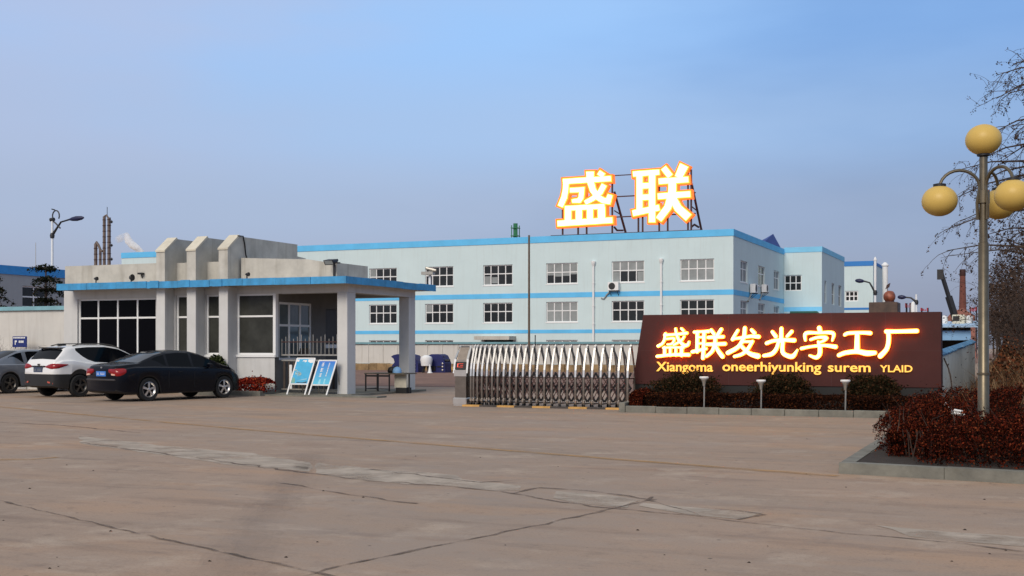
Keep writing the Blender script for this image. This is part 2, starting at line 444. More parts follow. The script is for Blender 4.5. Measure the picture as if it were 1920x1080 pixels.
ribbon(j, gp((150,830),(350,856),(560,885),(690,902),(820,910),(960,926),(1110,950),(1290,967),(1450,985),(1600,1000),(1760,1015),(2000,1045)), .042, .0054, .03, .2, .8, 3)
ribbon(j, gp((960,926),(1010,915),(1100,920),(1230,938)), .05, .0056, .02, .2, .7, 4)
ribbon(j, gp((700,880),(830,897),(900,905),(975,900)), .05, .0058, .03, .2, .8, 5)
ribbon(j, gp((0,792),(120,798),(260,812)), .06, .006, .03, .3, .7, 6)
ribbon(j, gp((1215,938),(1320,968)), .04, .0062, .02, .2, .7, 7)
ribbon(j, gp((1340,955),(1430,965),(1385,975)), .05, .0064, .02, .2, .7, 8)
ribbon(j, gp((520,905),(640,925),(780,945)), .03, .0066, .03, .2, .9, 9)
tag(build(j, 'expansion_joint', M['joint']), kind='structure')
p = MB()
for k, (top, bot) in enumerate([
    ([(150,818),(330,838),(470,850),(580,868)], [(580,884),(430,872),(300,852),(150,832)]),
    ([(590,868),(700,880),(800,886),(860,892)], [(860,906),(760,908),(660,899),(590,888)]),
    ([(640,872),(900,903),(980,911)], [(980,921),(930,921),(820,909),(640,892)]),
    ([(1040,922),(1150,930),(1190,938)], [(1170,952),(1080,943),(1040,934)]),
    ([(1205,944),(1330,955),(1425,960)], [(1390,974),(1300,966),(1190,950)]),
    ([(1650,985),(1780,996),(1980,1013)], [(1980,1030),(1850,1020),(1700,1006)])]):
    poly = gp(*(top+bot)); rnd = random.Random(k)
    out = []
    for i in range(len(poly)):
        a, c = poly[i], poly[(i+1) % len(poly)]; n = max(1, int((c-a).length/.3))
        for q in range(n):
            v = a+(c-a)*(q/n); out.append((v.x+rnd.gauss(0,.03), v.y+rnd.gauss(0,.03), .0032+.0002*k))
    b0 = len(p.v); p.v += out; p.f.append(tuple(range(b0, b0+len(out))))
tag(build(p, 'concrete_patch', M['patch']), kind='structure')
y = MB()
ribbon(y, gp((-100,755),(0,763),(200,782),(440,804),(600,817),(800,833),(1000,849),(1250,869),(1420,882),(1570,893)), .17, .0072, .01, .3, .12, 11)
ribbon(y, gp((0,862),(60,862),(110,858)), .15, .0074, .02, .3, .3, 12)
tag(build(y, 'yellow_line', M['yellow']), kind='structure')
y = MB()

for q_,w_ in enumerate((.62,.48,.34,.2)): ribbon(y, gp((430,1085),(478,1000),(525,930),(562,885),(580,850)), w_, .0012+.0005*q_, .02, .25, .15, 13+q_)
tag(build(y, 'dark_stain', M['stain']), kind='structure')
# red-brown earth yard behind the gate
y = MB(); y.add([(-75,42.5,.004),(-17,42.5,.004),(-4.5,36,.004),(-4.5,300,.004),(-140,300,.004),(-140,60,.004)], [(0,1,2,3,4,5)])
tag(build(y, 'dirt_yard', M['dirt']), kind='structure')
pb = MB(); rnd = random.Random(5)
for k in range(40):
    q = G(rnd.uniform(0,1920), 800+270*rnd.random()**1.1); r = rnd.uniform(.006,.015)
    vs = []
    for (a, c) in ((0,.9),(1.05,1.1),(2.1,.8),(3.14,1.2),(4.2,.9),(5.2,1.0)):
        vs.append((q.x+math.cos(a)*r*c*1.3, q.y+math.sin(a)*r*c, .001))
    vs.append((q.x, q.y, r*.9)); b0 = len(pb.v); pb.v += vs
    pb.f += [(b0+i, b0+(i+1)%6, b0+6) for i in range(6)]
tag(build(pb, 'scattered_gravel', M['soil']), kind='stuff')

# ================================================================== GATEHOUSE
YW, YP, YF = 33.5, 33.0, 32.7
gx = lambda px, Y=YW: P(px, 650, Y).x
XL, XR, XE = gx(120), gx(515), P(651,650,33.45).x     # left wall, room's right wall, column right face
YB = 38.3
ZS = 3.62; ZT = 3.83                                   # slab underside, slab top
gh = thing('gatehouse', 'single storey grey gatehouse with blue roof edge and three stepped concrete fins', 'gatehouse', (XL, YW, 0))
FW = Fr((0,YW,0), (1,0,0), (0,-1,0))
ztop, zbot = 3.37, 1.33
w1 = (gx(145), gx(292), .75, ztop-.06)
w2 = (gx(329), gx(356), zbot, ztop); w3 = (gx(385), gx(416), zbot, ztop); w4 = (gx(444), gx(514), zbot, ztop)
wm = MB()
holed(wm, FW, XL, XR, 0, ZS, [w1,w2,w3,w4], .18)
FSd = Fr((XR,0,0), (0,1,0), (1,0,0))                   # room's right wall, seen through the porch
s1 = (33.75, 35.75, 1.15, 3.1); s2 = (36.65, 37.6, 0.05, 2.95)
pw_ = MB(); holed(pw_, FSd, YW, YB, 0, ZS, [s1, s2], .15); build(pw_, 'porch_wall', mat('shade_toned_porch_wall', (.15,.143,.132), .9, var=.15, scale=1.5, streak=.3), gh)  # wall colour darkened to stand for the shade in the porch
wm.add([(XL,YW,0),(XL,YB,0),(XL,YB,ZS),(XL,YW,ZS)], [(0,1,2,3)])
wm.add([(XL,YB,0),(XR,YB,0),(XR,YB,ZS),(XL,YB,ZS)], [(0,1,2,3)])
build(wm, 'wall', M['gwall'], gh)
# interior floor and back so the glass shows a dark room
# columns and beams of the porch
XC0 = P(632,650,33.45).x
c = MB(); c.cbox((XC0,33.45,0),(XE,33.98,3.36), .012); build(c, 'column', M['gwall'], gh)
c = MB(); c.cbox((P(748,650,37.65).x,37.65,0),(XE,38.13,3.36), .012); build(c, 'column', M['gwall'], gh)
bm_ = MB(); bm_.box((XR+.002,33.98,ZS-.06),(XE-.46,37.69,ZS-.003)); build(bm_, 'porch_ceiling', mat('shade_toned_ceiling', (.05,.046,.04), .95, var=.2), gh)  # ceiling's unlit look is put into its colour
bm_ = MB(); bm_.box((XR+.0,33.48,3.36),(XE+.003,34.0,ZS)); build(bm_, 'beam', M['gwall'], gh)
bm_ = MB(); bm_.box((XE-.45,34.0,3.362),(XE,38.13,ZS)); build(bm_, 'beam', M['gwall'], gh)
bm_ = MB(); bm_.box((XR+.01,37.7,3.364),(XE-.45,38.13,ZS)); build(bm_, 'beam', M['gwall'], gh)
# roof slab with drip edge
XS0, XS1 = P(108,530,YF).x, P(649,524,YF).x
sl_ = MB(); sl_.box((XS0,YF+.05,ZS),(XS1-.05,38.95,ZT-.02)); build(sl_, 'roof_slab', M['conc'], gh)
fa = MB()
rnd = random.Random(3)
xsn = [XS0 + (XS1-XS0)*k/9 for k in range(10)]
for k in range(9):
    dz = rnd.uniform(-.012,.012); fa.box((xsn[k]+.006,YF-.01+rnd.uniform(-.008,.008),ZS-.02+dz),(xsn[k+1]-.006,YF+.05,ZT+dz))
for k in range(5):
    y0 = YF+.05+(38.9-YF)*k/5; y1 = YF+.05+(38.9-YF)*(k+1)/5; dz = rnd.uniform(-.01,.01)
    fa.box((XS1-.05,y0+.005,ZS-.02+dz),(XS1+.0,y1-.005,ZT+dz))
fa.box((XS0-.05,YF+.0,ZS-.02),(XS0,38.9,ZT))
build(fa, 'fascia', M['fascia'], gh)
# pillars running up into sloped fins
for pa, pb_ in ((293,309),(350,367),(410,427)):
    x0, x1 = gx(pa, YP), gx(pb_, YP)
    pm = MB(); pm.cbox((x0,YP,0),(x1,YW,ZS-.001), .012); build(pm, 'pillar', M['gwall'], gh)
    bl = MB(); bl.box((x0-.004,YF-.035,ZS-.02),(x1+.004,YF-.012,ZT+.01)); build(bl, 'fascia', M['fascia'], gh)
    e = .0
    prof = [(YP,ZT-.02),(YP,4.86),(YP+.62,5.33),(37.15,5.33),(37.15,4.9),(37.7,4.86),(37.7,ZT-.02)]
    fm = MB(); fm.prism([(x0,y_,z_) for y_,z_ in prof], (x1-x0,0,0))
    build(fm, 'fin', M['conc'], gh)
    cp = MB()
    cp.prism([(x0-.02,YP-.03,4.84),(x0-.02,YP-.03,4.90),(x0-.02,YP+.60,5.385),(x0-.02,YP+.66,5.335)], (x1-x0+.04,0,0))
    build(cp, 'fin_coping', M['fcop'], gh)
# parapets
XPR = P(632,497,33.62).x
pr = MB(); pr.box((gx(122,33.62),33.62,ZT-.03),(gx(293,33.2),33.9,4.52)); build(pr, 'parapet', M['conc'], gh)
pr = MB(); pr.box((gx(322,33.62),33.63,ZT-.03),(gx(352,33.62),33.9,4.50)); build(pr, 'parapet', M['conc'], gh)
pr = MB(); pr.box((gx(380,33.62),33.63,ZT-.03),(gx(412,33.62),33.9,4.50)); build(pr, 'parapet', M['conc'], gh)
pr = MB(); pr.prism([(x,33.62,z) for x,z in ((gx(438,33.2),ZT-.03),(gx(438,33.2),4.60),(gx(470,33.62),4.58),(gx(575,33.62),4.48),(gx(612,33.62),4.36),(XPR,4.34),(XPR,ZT-.03))], (0,.28,0)); build(pr, 'parapet', M['conc'], gh)
pr = MB(); pr.box((XPR-.28,33.9,ZT-.03),(XPR,35.6,4.335)); build(pr, 'parapet', M['conc'], gh)

def window(parent, F, h, nx, ny, fw=.07, dep=.1, glass=None, zsplit=None, name='window', blind=None, sillw=0.0, fmat=None):
    """frame mesh set in a hole, with its pane (and blind) as children"""
    a0,a1,z0,z1 = h; fm = MB(); n0, n1 = -dep-.05, -dep+.01
    fbox(fm,F,a0,a0+fw,z0,z1,n0,n1); fbox(fm,F,a1-fw,a1,z0,z1,n0,n1)
    fbox(fm,F,a0+fw,a1-fw,z0,z0+fw,n0,n1-.002); fbox(fm,F,a0+fw,a1-fw,z1-fw,z1,n0,n1-.002)
    for i in range(1,nx):
        a = a0+(a1-a0)*i/nx; fbox(fm,F,a-fw/2,a+fw/2,z0+fw,z1-fw,n0,n1-.004)
    zs = zsplit if zsplit else [z0+(z1-z0)*jj/ny for jj in range(1,ny)]
    for zz in zs: fbox(fm,F,a0+fw,a1-fw,zz-fw/2,zz+fw/2,n0,n1-.006)
    if sillw: fbox(fm,F,a0-.06,a1+.06,z0-.08,z0-.001,-.05,sillw)
    w = build(fm, name, fmat or M['white'], parent)
    pm = MB(); fbox(pm,F,a0+.01,a1-.01,z0+.01,z1-.01,n0+.01,n0+.025); build(pm, 'pane', glass or M['glass'], w)
    if blind:
        b = MB()
        for (b0,b1,c0,c1) in blind: fbox(b,F,a0+(a1-a0)*b0,a0+(a1-a0)*b1,z0+(z1-z0)*c0,z0+(z1-z0)*c1,n0+.026,n0+.032)
        build(b, 'blind', M['blind'], w)
    return w
zsp = P(200,592,YW).z
window(gh, FW, w1, 4, 2, .062, .1, zsplit=[2.62])
for w in (w2, w3): window(gh, FW, w, 1, 2, .06, .1, glass=M['glassg'], zsplit=[2.62], sillw=.04)
window(gh, FW, w4, 1, 2, .06, .06, glass=M['glassg'], zsplit=[2.62], sillw=.05)
cw = MB(); cw.cbox((gx(512),YW-.02,zbot-.08),(XR+.05,YW+.16,ztop), .01); build(cw, 'window_post', M['white'], gh)
M['glassr'] = mat('porch_side_glass', (.10,.125,.13), .06, var=.35, scale=.9, spec=.8)
window(gh, FSd, s1, 3, 2, .075, .04, glass=M['glassr'], zsplit=[2.32])
dm = MB(); fbox(dm,FSd,36.66,37.59,.06,2.94,-.11,-.05); dr = build(dm, 'door', mat('dark_door', (.05,.047,.043), .6, var=.2), gh)
dm = MB(); fbox(dm,FSd,36.66,37.59,1.55,1.68,-.05,-.03); build(dm, 'door_rail', M['white'], dr)
pl = MB(); pl.box((XR,33.2,.0),(XE+.3,38.4,.07)); build(pl, 'porch_step', M['kerb'], gh)
st_ = MB(); st_.prism([(gx(425,33.2),33.15,0),(XR,33.15,0),(XR,33.15,.12),(gx(425,33.2),33.15,.12)], (0,.3,0))
# wall plate light above the front, dish and horns on the roof edge
def cam_unit(px, py, label, kind, r=.11):
    q = P(px, py, YF+.15); t = thing(kind, label, kind.replace('_',' '), (q.x,q.y,ZT-.02))
    m_ = MB(); m_.tube([(q.x,q.y,ZT-.02),(q.x,q.y,q.z)], .022, 6); build(m_, 'bracket', M['dark'], t)
    m_ = MB(); m_.lathe((q.x+.06,q.y-.12,q.z+.02), [(.02,-.03),(r*.55,0),(r,.09),(r*.95,.11),(.02,.10)], 12, 'x'); build(m_, 'horn', M['dark'], t, smooth=True)
    return t
cam_unit(246, 522, 'small black horn loudspeaker on the roof edge above the wide black window', 'loudspeaker', .12)
cam_unit(180, 524, 'tiny round black fitting on blue roof edge near left end', 'security_camera', .07)
cam_unit(463, 516, 'tiny black fitting on blue roof edge just right of the third fin', 'security_camera', .07)
q = P(265,513,33.55); t = thing('wall_light', 'small dark spotlight on stained parapet left of the first fin', 'spotlight', (q.x,33.62,q.z))
m_ = MB(); m_.box((q.x-.09,33.45,q.z-.03),(q.x+.09,33.6,q.z+.03)); build(m_, 'lamp_head', M['dark'], t)
m_ = MB(); m_.tube([(q.x,33.6,q.z-.15),(q.x,33.55,q.z-.03)], .02, 6); build(m_, 'bracket', M['dark'], t)
# floodlight on the porch roof
q = P(627, 517, 33.3); t = thing('floodlight', 'black floodlight on short post on the porch roof', 'floodlight', (q.x,33.3,ZT-.02))
m_ = MB(); m_.tube([(q.x,33.3,ZT-.02),(q.x,33.3,ZT+.42)], .045, 8); build(m_, 'post', M['dark'], t)
m_ = MB(); z_ = ZT+.42
m_.prism([(q.x-.28,33.18,z_-.02),(q.x-.30,33.10,z_+.13),(q.x-.30,33.42,z_+.19),(q.x-.28,33.42,z_+.12)], (.36,0,0)); hd = build(m_, 'lamp_head', M['dark'], t)
m_ = MB(); m_.prism([(q.x-.25,33.172,z_+.0),(q.x-.262,33.098,z_+.115),(q.x-.262,33.092,z_+.115),(q.x-.25,33.166,z_+.0)], (.29,0,0)); build(m_, 'lens', M['blind'], hd)
m_ = MB(); m_.box((q.x+.06,33.22,z_+.03),(q.x+.2,33.34,z_+.07)); build(m_, 'bracket', M['dark'], t)
# device on the far corner of the canopy
q = P(806, 530, 38.6); t = thing('security_camera', 'white camera on short post at the far canopy corner', 'camera', (q.x,38.6,ZT-.02))
m_ = MB(); m_.tube([(q.x,38.6,ZT-.02),(q.x,38.6,ZT+.5)], .05, 8); build(m_, 'post', M['whitepole'], t)
m_ = MB(); m_.box((q.x-.25,38.4,ZT+.36),(q.x+.22,38.58,ZT+.47)); m_.tube([(q.x-.1,38.5,ZT+.6),(q.x+.28,38.55,ZT+.5)], .06, 8); build(m_, 'camera_body', M['galv'], t)
# loose cable down the third fin
xf = gx(427, YP)+.02
pts = [PX(px,py,xf) for px,py in ((446,442),(456,443),(459,458),(461,478),(466,492),(474,505),(486,517),(492,519))]
cb = MB(); cb.tube(pts, .022, 6); ob = build(cb, 'cable', M['black'], at=pts[0]); tag(ob, 'loose black cable hanging down the side of the tallest fin', 'cable')

# front planter with red plants, kerb
px0, px1 = gx(372,32.9), gx(506,32.9)
kb = MB(); kb.cbox((px0,32.35,0),(px1,32.5,.16),.01); kb.box((px1-.15,32.5,0),(px1,33.5,.155)); kb.box((px0,32.5,0),(px0+.15,33.5,.155))
tag(build(kb, 'kerb', M['kerb']), kind='structure')
so_ = MB(); so_.box((px0+.15,32.5,0),(px1-.15,33.49,.11)); tag(build(so_, 'planting_soil', M['soil']), kind='structure')
# pavement edge in front of the porch
kb = MB(); kb.box((XR-1.0,32.6,0),(P(1000,700,33.2).x-5,33.2,.05)); tag(build(kb, 'pavement', M['kerb']), kind='structure')

# steel gate closing the porch front
sg = thing('barred_gate', 'rusty barred steel gate across the porch behind the two poster stands', 'gate', (XR+.1,33.75,.07))
xa, xb = XR+.12, XC0-.03
m_ = MB()
for z_ in (.16,1.12,1.30): m_.box((xa,33.72,z_),(xb,33.78,z_+.05))
build(m_, 'rail', M['galv'], sg)
m_ = MB(); m_.box((xa,33.73,1.74),(xb,33.77,1.775)); build(m_, 'rail', M['rust'], sg)
m_ = MB(); n_ = 15
for k in range(n_+1):
    x = xa+(xb-xa)*k/n_; m_.tube([(x,33.75,1.35),(x,33.75,1.86+.07*(k%3))], .014, 5)
build(m_, 'bar', M['galv'], sg)
m_ = MB()
for k in range(12):
    x = xa+(xb-xa)*(k+.5)/12; m_.box((x-.04,33.74,.21),(x+.04,33.76,1.12))
build(m_, 'lower_slats', mat('dark_slat', (.05,.036,.028), .7, var=.4, scale=3), sg)
m_ = MB(); m_.box((xa+.32,33.70,.2),(xa+.42,33.735,1.0)); build(m_, 'white_slat', M['white'], sg)

def chair(x, y, label):
    t = thing('office_chair', label, 'chair', (x,y,.07), 'black chairs on the porch')
    m_ = MB(); m_.cbox((x-.24,y-.24,.5),(x+.24,y+.24,.58),.03); build(m_, 'seat', M['black'], t)
    m_ = MB(); m_.prism([(x-.22,y+.22,.85),(x+.22,y+.22,.85),(x+.24,y+.25,1.25),(x+.17,y+.28,1.55),(x-.17,y+.28,1.55),(x-.24,y+.25,1.25)], (0,.06,0)); build(m_, 'backrest', M['black'], t)
    m_ = MB(); m_.tube([(x,y+.2,.55),(x,y+.3,.95)], .025, 6); build(m_, 'back_post', M['dark'], t)
    for sx in (-.2,.2):
        for sy in (-.2,.2):
            m_ = MB(); m_.tube([(x+sx,y+sy,.5),(x+sx*1.15,y+sy*1.15,.07)], .02, 6); build(m_, 'leg', M['dark'], t)
chair(P(545,650,35).x, 34.75, 'black chair behind the barred gate, left one of the two')
chair(P(570,650,35).x, 34.75, 'black chair behind the barred gate, nearer the porch column')
# ================================================================== FACTORY
YC = 100.0; ZR = 11.5
XC = P(1375,650,YC).x; XCL = P(228,650,YC).x
FF = Fr((0,YC,0), (1,0,0), (0,-1,0)); FS = Fr((XC,0,0), (0,1,0), (1,0,0))
YWI = PX(1470,650,XC).y                        # where the projecting wing starts
fac = thing('factory_building', 'long pale three storey factory with light blue stripes carrying the lit roof sign', 'factory', (XC,YC,0))
fx = lambda px: P(px,650,YC).x
cols = [(692,744),(797,850),(906,961),(1024,1083),(1147,1208),(1275,1339)]
rows = [(7.21,9.06),(3.79,5.60),(.38,2.2)]
holes = []; wins = []
for ci,(a,b) in enumerate(cols):
    for ri,(z0,z1) in enumerate(rows):
        if ci == 2 and ri == 2: continue
        h = (fx(a),fx(b),z0,z1); holes.append(h); wins.append((h,ci,ri))
door_h = (fx(908),fx(962),0,2.35); holes.append(door_h)
for k in range(5):                              # windows west of the gatehouse's edge
    a = fx(692)-(k+1)*6.0
    for z0,z1 in rows[:2]: h = (a,a+3.05,z0,z1); holes.append(h); wins.append((h,-1-k,0))
m_ = MB(); holed(m_, FF, XCL, XC, 0, ZR-.01, holes, .22)
sholes = []; swins = []
for pa,pb_ in ((1388.5,1401.5),(1421.5,1434),(1451,1461)):
    ya, yb = PX(pa,650,XC).y, PX(pb_,650,XC).y
    for z0,z1 in rows[:2]: h = (ya,yb,z0,z1); sholes.append(h); swins.append(h)
holed(m_, FS, YC, YWI, 0, ZR-.01, sholes, .22)
m_.add([(XCL,YC,0),(XCL,YC+45,0),(XCL,YC+45,ZR-.01),(XCL,YC,ZR-.01)], [(0,1,2,3)])
build(m_, 'wall', M['fwall'], fac)
m_ = MB(); m_.box((XCL+.3,YC+.3,ZR-.55),(XC-.3,YC+45,ZR-.4)); m_.box((XCL+.3,YC+44,0),(XC-.3,YC+45,ZR-.5)); build(m_, 'roof', M['conc'], fac)
m_ = MB()
for z0,z1,n in ((10.93,ZR,.05),(5.98,6.42,.02),(2.80,3.12,.02)):
    fbox(m_,FF,XCL-.03,XC+n,z0,z1,-.01,n); fbox(m_,FS,YC-.001,YWI,z0+.002,z1-.002,-.01,n-.003)
build(m_, 'stripe', M['fblue'], fac)
B_all = [(.0,1,.0,1)]
def blinds(ci, ri):
    if (ci,ri) == (3,0): return [(0,.24,.42,1),(.26,.49,.36,1),(.51,.74,.38,1),(.76,1,.45,1)]
    if (ci,ri) == (4,0): return [(0,1,.52,1),(0,.22,0,.5),(.78,1,0,.5)]
    if (ci,ri) in ((5,0),(3,1),(3,2),(4,2),(5,2)): return B_all
    if (ci,ri) == (2,0): return [(.02,.24,0,.45),(.28,.47,.1,.4)]
    if (ci,ri) in ((0,0),(1,1)): return [(.0,.22,.5,1)]
    return None
first = {}
for h,ci,ri in wins: window(fac, FF, h, 4, 2, .085, .12, glass=M['glassf'], zsplit=[h[2]+(h[3]-h[2])*.56], blind=blinds(ci,ri), sillw=.03)
for i,h in enumerate(swins): window(fac, FS, h, 2, 2, .085, .12, glass=M['glassf'], zsplit=[h[2]+(h[3]-h[2])*.62], blind=B_all if i in (0,1,3,4,5) else None, sillw=.03)
m_ = MB(); fbox(m_,FF,door_h[0],door_h[1],.02,2.3,-.2,-.16); build(m_, 'door', M['glassf'], fac)
m_ = MB(); fbox(m_,FF,door_h[0]-.3,door_h[1]+.3,2.22,2.55,.0,1.6); build(m_, 'canopy', M['conc'], fac)
for px,top in ((1113.5,8.95),(1240.5,9.0)):
    m_ = MB(); x = fx(px)
    m_.tube([(x,YC-.14,0),(x,YC-.14,top)], .10, 8); m_.lathe((x,YC-.14,top), [(.10,-.25),(.16,-.1),(.2,.05),(.2,.16),(.12,.2)], 10)
    for z_ in (1.5,3.6,5.2,7.2): m_.lathe((x,YC-.14,z_), [(.10,-.06),(.13,-.05),(.13,.05),(.10,.06)], 10)
    build(m_, 'drainpipe', M['white'], fac, smooth=True)
# wing that steps forward at the east end
XW = P(1541,650,YWI).x; YW2 = PX(1583,650,XW).y; ZW = 11.65
wg = thing('factory_wing', 'pale factory wing with faded light blue top band right of the main block', 'factory', (XW,YWI,0))
FWg = Fr((0,YWI,0),(1,0,0),(0,-1,0)); FWs = Fr((XW,0,0),(0,1,0),(1,0,0))
wf = [(P(1470.8,650,YWI).x,P(1503,650,YWI).x,7.25,8.85)]
ws = [(PX(a,650,XW).y,PX(b,650,XW).y,z0,z1) for a,b in ((1546,1549.5),(1559.5,1564.5),(1572,1577.5)) for z0,z1 in ((6.0,8.3),(1.7,3.3))]
m_ = MB(); holed(m_,FWg,XC+.01,XW,0,ZW-.01,wf,.2); holed(m_,FWs,YWI,YW2,0,ZW-.01,ws,.2)
m_.add([(XW,YW2,0),(XC,YW2,0),(XC,YW2,ZW-.01),(XW,YW2,ZW-.01)],[(0,1,2,3)]); build(m_, 'wall', M['fwall'], wg)
m_ = MB(); m_.box((XC-4,YWI+.3,ZW-.5),(XW-.3,YW2,ZW-.4)); build(m_, 'roof', M['conc'], wg)
M['fblue3'] = mat('sun_faded_stripe', (.22,.58,.82), .75, var=.08, scale=.6)
m_ = MB()
fbox(m_,FWg,XC+.01,XW+.04,11.12,ZW,-.01,.04); fbox(m_,FWs,YWI-.002,YW2,11.122,ZW-.002,-.01,.037)
fbox(m_,FWg,XC+.01,XW+.02,5.15,5.6,-.01,.02); fbox(m_,FWs,YWI-.002,YW2,4.6,5.0,-.01,.017)
build(m_, 'stripe', M['fblue3'], wg)
window(wg,FWg,wf[0],3,2,.09,.12,glass=M['glassf'])
for h in ws: window(wg,FWs,h,1,2,.09,.12,glass=M['glassf'])
m_ = MB(); x0,x1 = XC+.4, P(1537,650,YWI-3).x
m_.box((x0,YWI-3.2,4.55),(x1,YWI-.01,4.85)); pr_ = build(m_, 'porch_roof', M['fblue3'], wg)
m_ = MB(); m_.box((x0+.2,YWI-3.0,0),(x1-.2,YWI-.02,4.54)); build(m_, 'porch_wall', M['fwall'], wg)
m_ = MB(); x = P(1540,650,YWI-3.1).x; m_.tube([(x-3,YWI-3.25,4.95),(x-.4,YWI-3.25,4.95),(x,YWI-3.25,4.6),(x+.15,YWI-3.25,0)], .14, 8); build(m_, 'drainpipe', mat('green_pipe', (.01,.10,.07), .6), wg, smooth=True)
# third block further back
Y3 = 168.0; xa,xb = P(1560,650,Y3).x, P(1637,650,Y3).x; Z3 = P(1600,490,Y3).z
b3 = thing('workshop_block', 'far pale block with deep blue top stripe and two white flues', 'factory', (xb,Y3,0))
F3 = Fr((0,Y3,0),(1,0,0),(0,-1,0)); F3s = Fr((xb,0,0),(0,1,0),(1,0,0)); y3e = PX(1656,650,xb).y
h3 = [(P(1584.5,650,Y3).x,P(1609,650,Y3).x,P(1600,565,Y3).z,P(1600,545.5,Y3).z)]
m_ = MB(); holed(m_,F3,xa,xb,0,Z3-.01,h3,.2); m_.add([F3s(Y3,0),F3s(y3e,0),F3s(y3e,Z3-.01),F3s(Y3,Z3-.01)],[(0,1,2,3)]); m_.add([(xa,y3e,0),(xb,y3e,0),(xb,y3e,Z3-.01),(xa,y3e,Z3-.01)],[(0,1,2,3)])
build(m_, 'wall', M['fwall'], b3)
m_ = MB(); m_.box((xa,Y3+.1,Z3-.4),(xb-.1,y3e,Z3-.3)); build(m_, 'roof', M['conc'], b3)
m_ = MB(); fbox(m_,F3,xa,xb+.05,P(0,499,Y3).z*0+P(1600,499,Y3).z,Z3,-.01,.05); fbox(m_,F3,xa,xb+.03,P(1600,581,Y3).z,P(1600,577,Y3).z,-.01,.03); fbox(m_,F3s,Y3-.002,y3e,P(1600,496,Y3).z,Z3-.003,-.01,.047)
build(m_, 'stripe', M['fblue2'], b3)
window(b3,F3,h3[0],3,2,.14,.12,glass=M['glassf'])
for px,t_,w_ in ((1659.5,500,.38),(1641,490,.17)):
    Yq = Y3+4 if px > 1650 else Y3-.5
    q = P(px,t_,Yq); m_ = MB(); m_.tube([(q.x,Yq,0),(q.x,Yq,q.z)], w_, 12); m_.lathe((q.x,Yq,q.z), [(w_,0),(w_*1.3,.1),(w_*1.3,.25),(w_*.4,.6)], 12); build(m_, 'flue', M['white'], b3, smooth=True)
# air conditioners hung on the factory walls
def aircon(F, a, z, label, s=1.0):
    q = F(a,z,.35); t = thing('air_conditioner', label, 'air conditioner', q, 'air conditioners on the factory walls')
    m_ = MB(); fbox(m_,F,a-.48*s,a+.48*s,z-.36*s,z+.36*s,.1,.55); bd = build(m_, 'casing', M['white'], t)
    m_ = MB()
    fan = [F(a-.1*s+math.cos(k*math.pi/9)*.3*s, z+math.sin(k*math.pi/9)*.3*s, .556) for k in range(18)]
    m_.prism(fan, tuple(F.n*.012)); build(m_, 'fan_grille', M['dark'], bd)
    m_ = MB()
    for da in (-.35,.35):
        fbox(m_,F,a+da*s-.03,a+da*s+.03,z-.42*s,z-.365*s,.0,.6); m_.bar(F(a+da*s,z-.42*s,.5), F(a+da*s,z-.8*s,.02), .04,.04)
    build(m_, 'bracket', M['dark'], t)
    m_ = MB(); m_.tube([F(a-.3*s,z-.36*s,.2),F(a-.7*s,z-.7*s,.12),F(a-1.0*s,z-1.1*s,.06),F(a-1.25*s,z-1.0*s,.06)], .06, 6); build(m_, 'hose', M['blind'], t)
aircon(FF, fx(1153), P(1153,537,YC).z, 'white air conditioner under the open window on the factory front')
qa = PX(1407,541,XC); aircon(FS, qa.y, qa.z, 'white air conditioner on the factory side wall nearer the corner', 1.1)
qa = PX(1428,541,XC); aircon(FS, qa.y, qa.z, 'white air conditioner on the factory side wall beside the second window', 1.0)
# dark blue tarpaulin mound on the roof edge
t = MB(); q = PX(1456,462,XC); zz = ZR
t.add([(XC-2.5,q.y-3.0,zz-.4),(XC-.1,q.y-5.5,zz-.02),(XC-.1,q.y+3.0,zz-.02),(XC-3,q.y+3.5,zz-.4),(XC-.9,q.y-1,zz+.7),(XC-.6,q.y+1.4,zz+1.35)],
      [(0,1,4),(1,5,4),(1,2,5),(2,3,5),(3,0,4),(3,4,5),(0,3,2,1)])
ob = build(t, 'tarpaulin', mat('navy_tarpaulin', (.012,.04,.24), .6, var=.2), at=(XC-.5,q.y,zz)); tag(ob, 'dark blue tarpaulin heaped on the factory roof edge', 'tarpaulin')
# green tower behind the roof line
q = P(966.5,443,YC+12); t = thing('cooling_tower', 'small green steel tower standing on the factory roof', 'tower', (q.x,q.y,ZR-.45))
zt = P(966.5,419,YC+12).z
m_ = MB()
m_.tube([(q.x,q.y,ZR-.45),(q.x,q.y,zt)], .22, 10); build(m_, 'vessel', M['green'], t, smooth=True)
m_ = MB()
for dx in (-.3,.3):
    for dy in (-.3,.3): m_.tube([(q.x+dx,q.y+dy,ZR-.45),(q.x+dx,q.y+dy,zt-.2)], .05, 5)
for z_ in (zt-.5,zt-1.3,zt-2.1):
    m_.box((q.x-.38,q.y-.38,z_),(q.x+.38,q.y+.38,z_+.06))
build(m_, 'scaffold', M['green'], t)

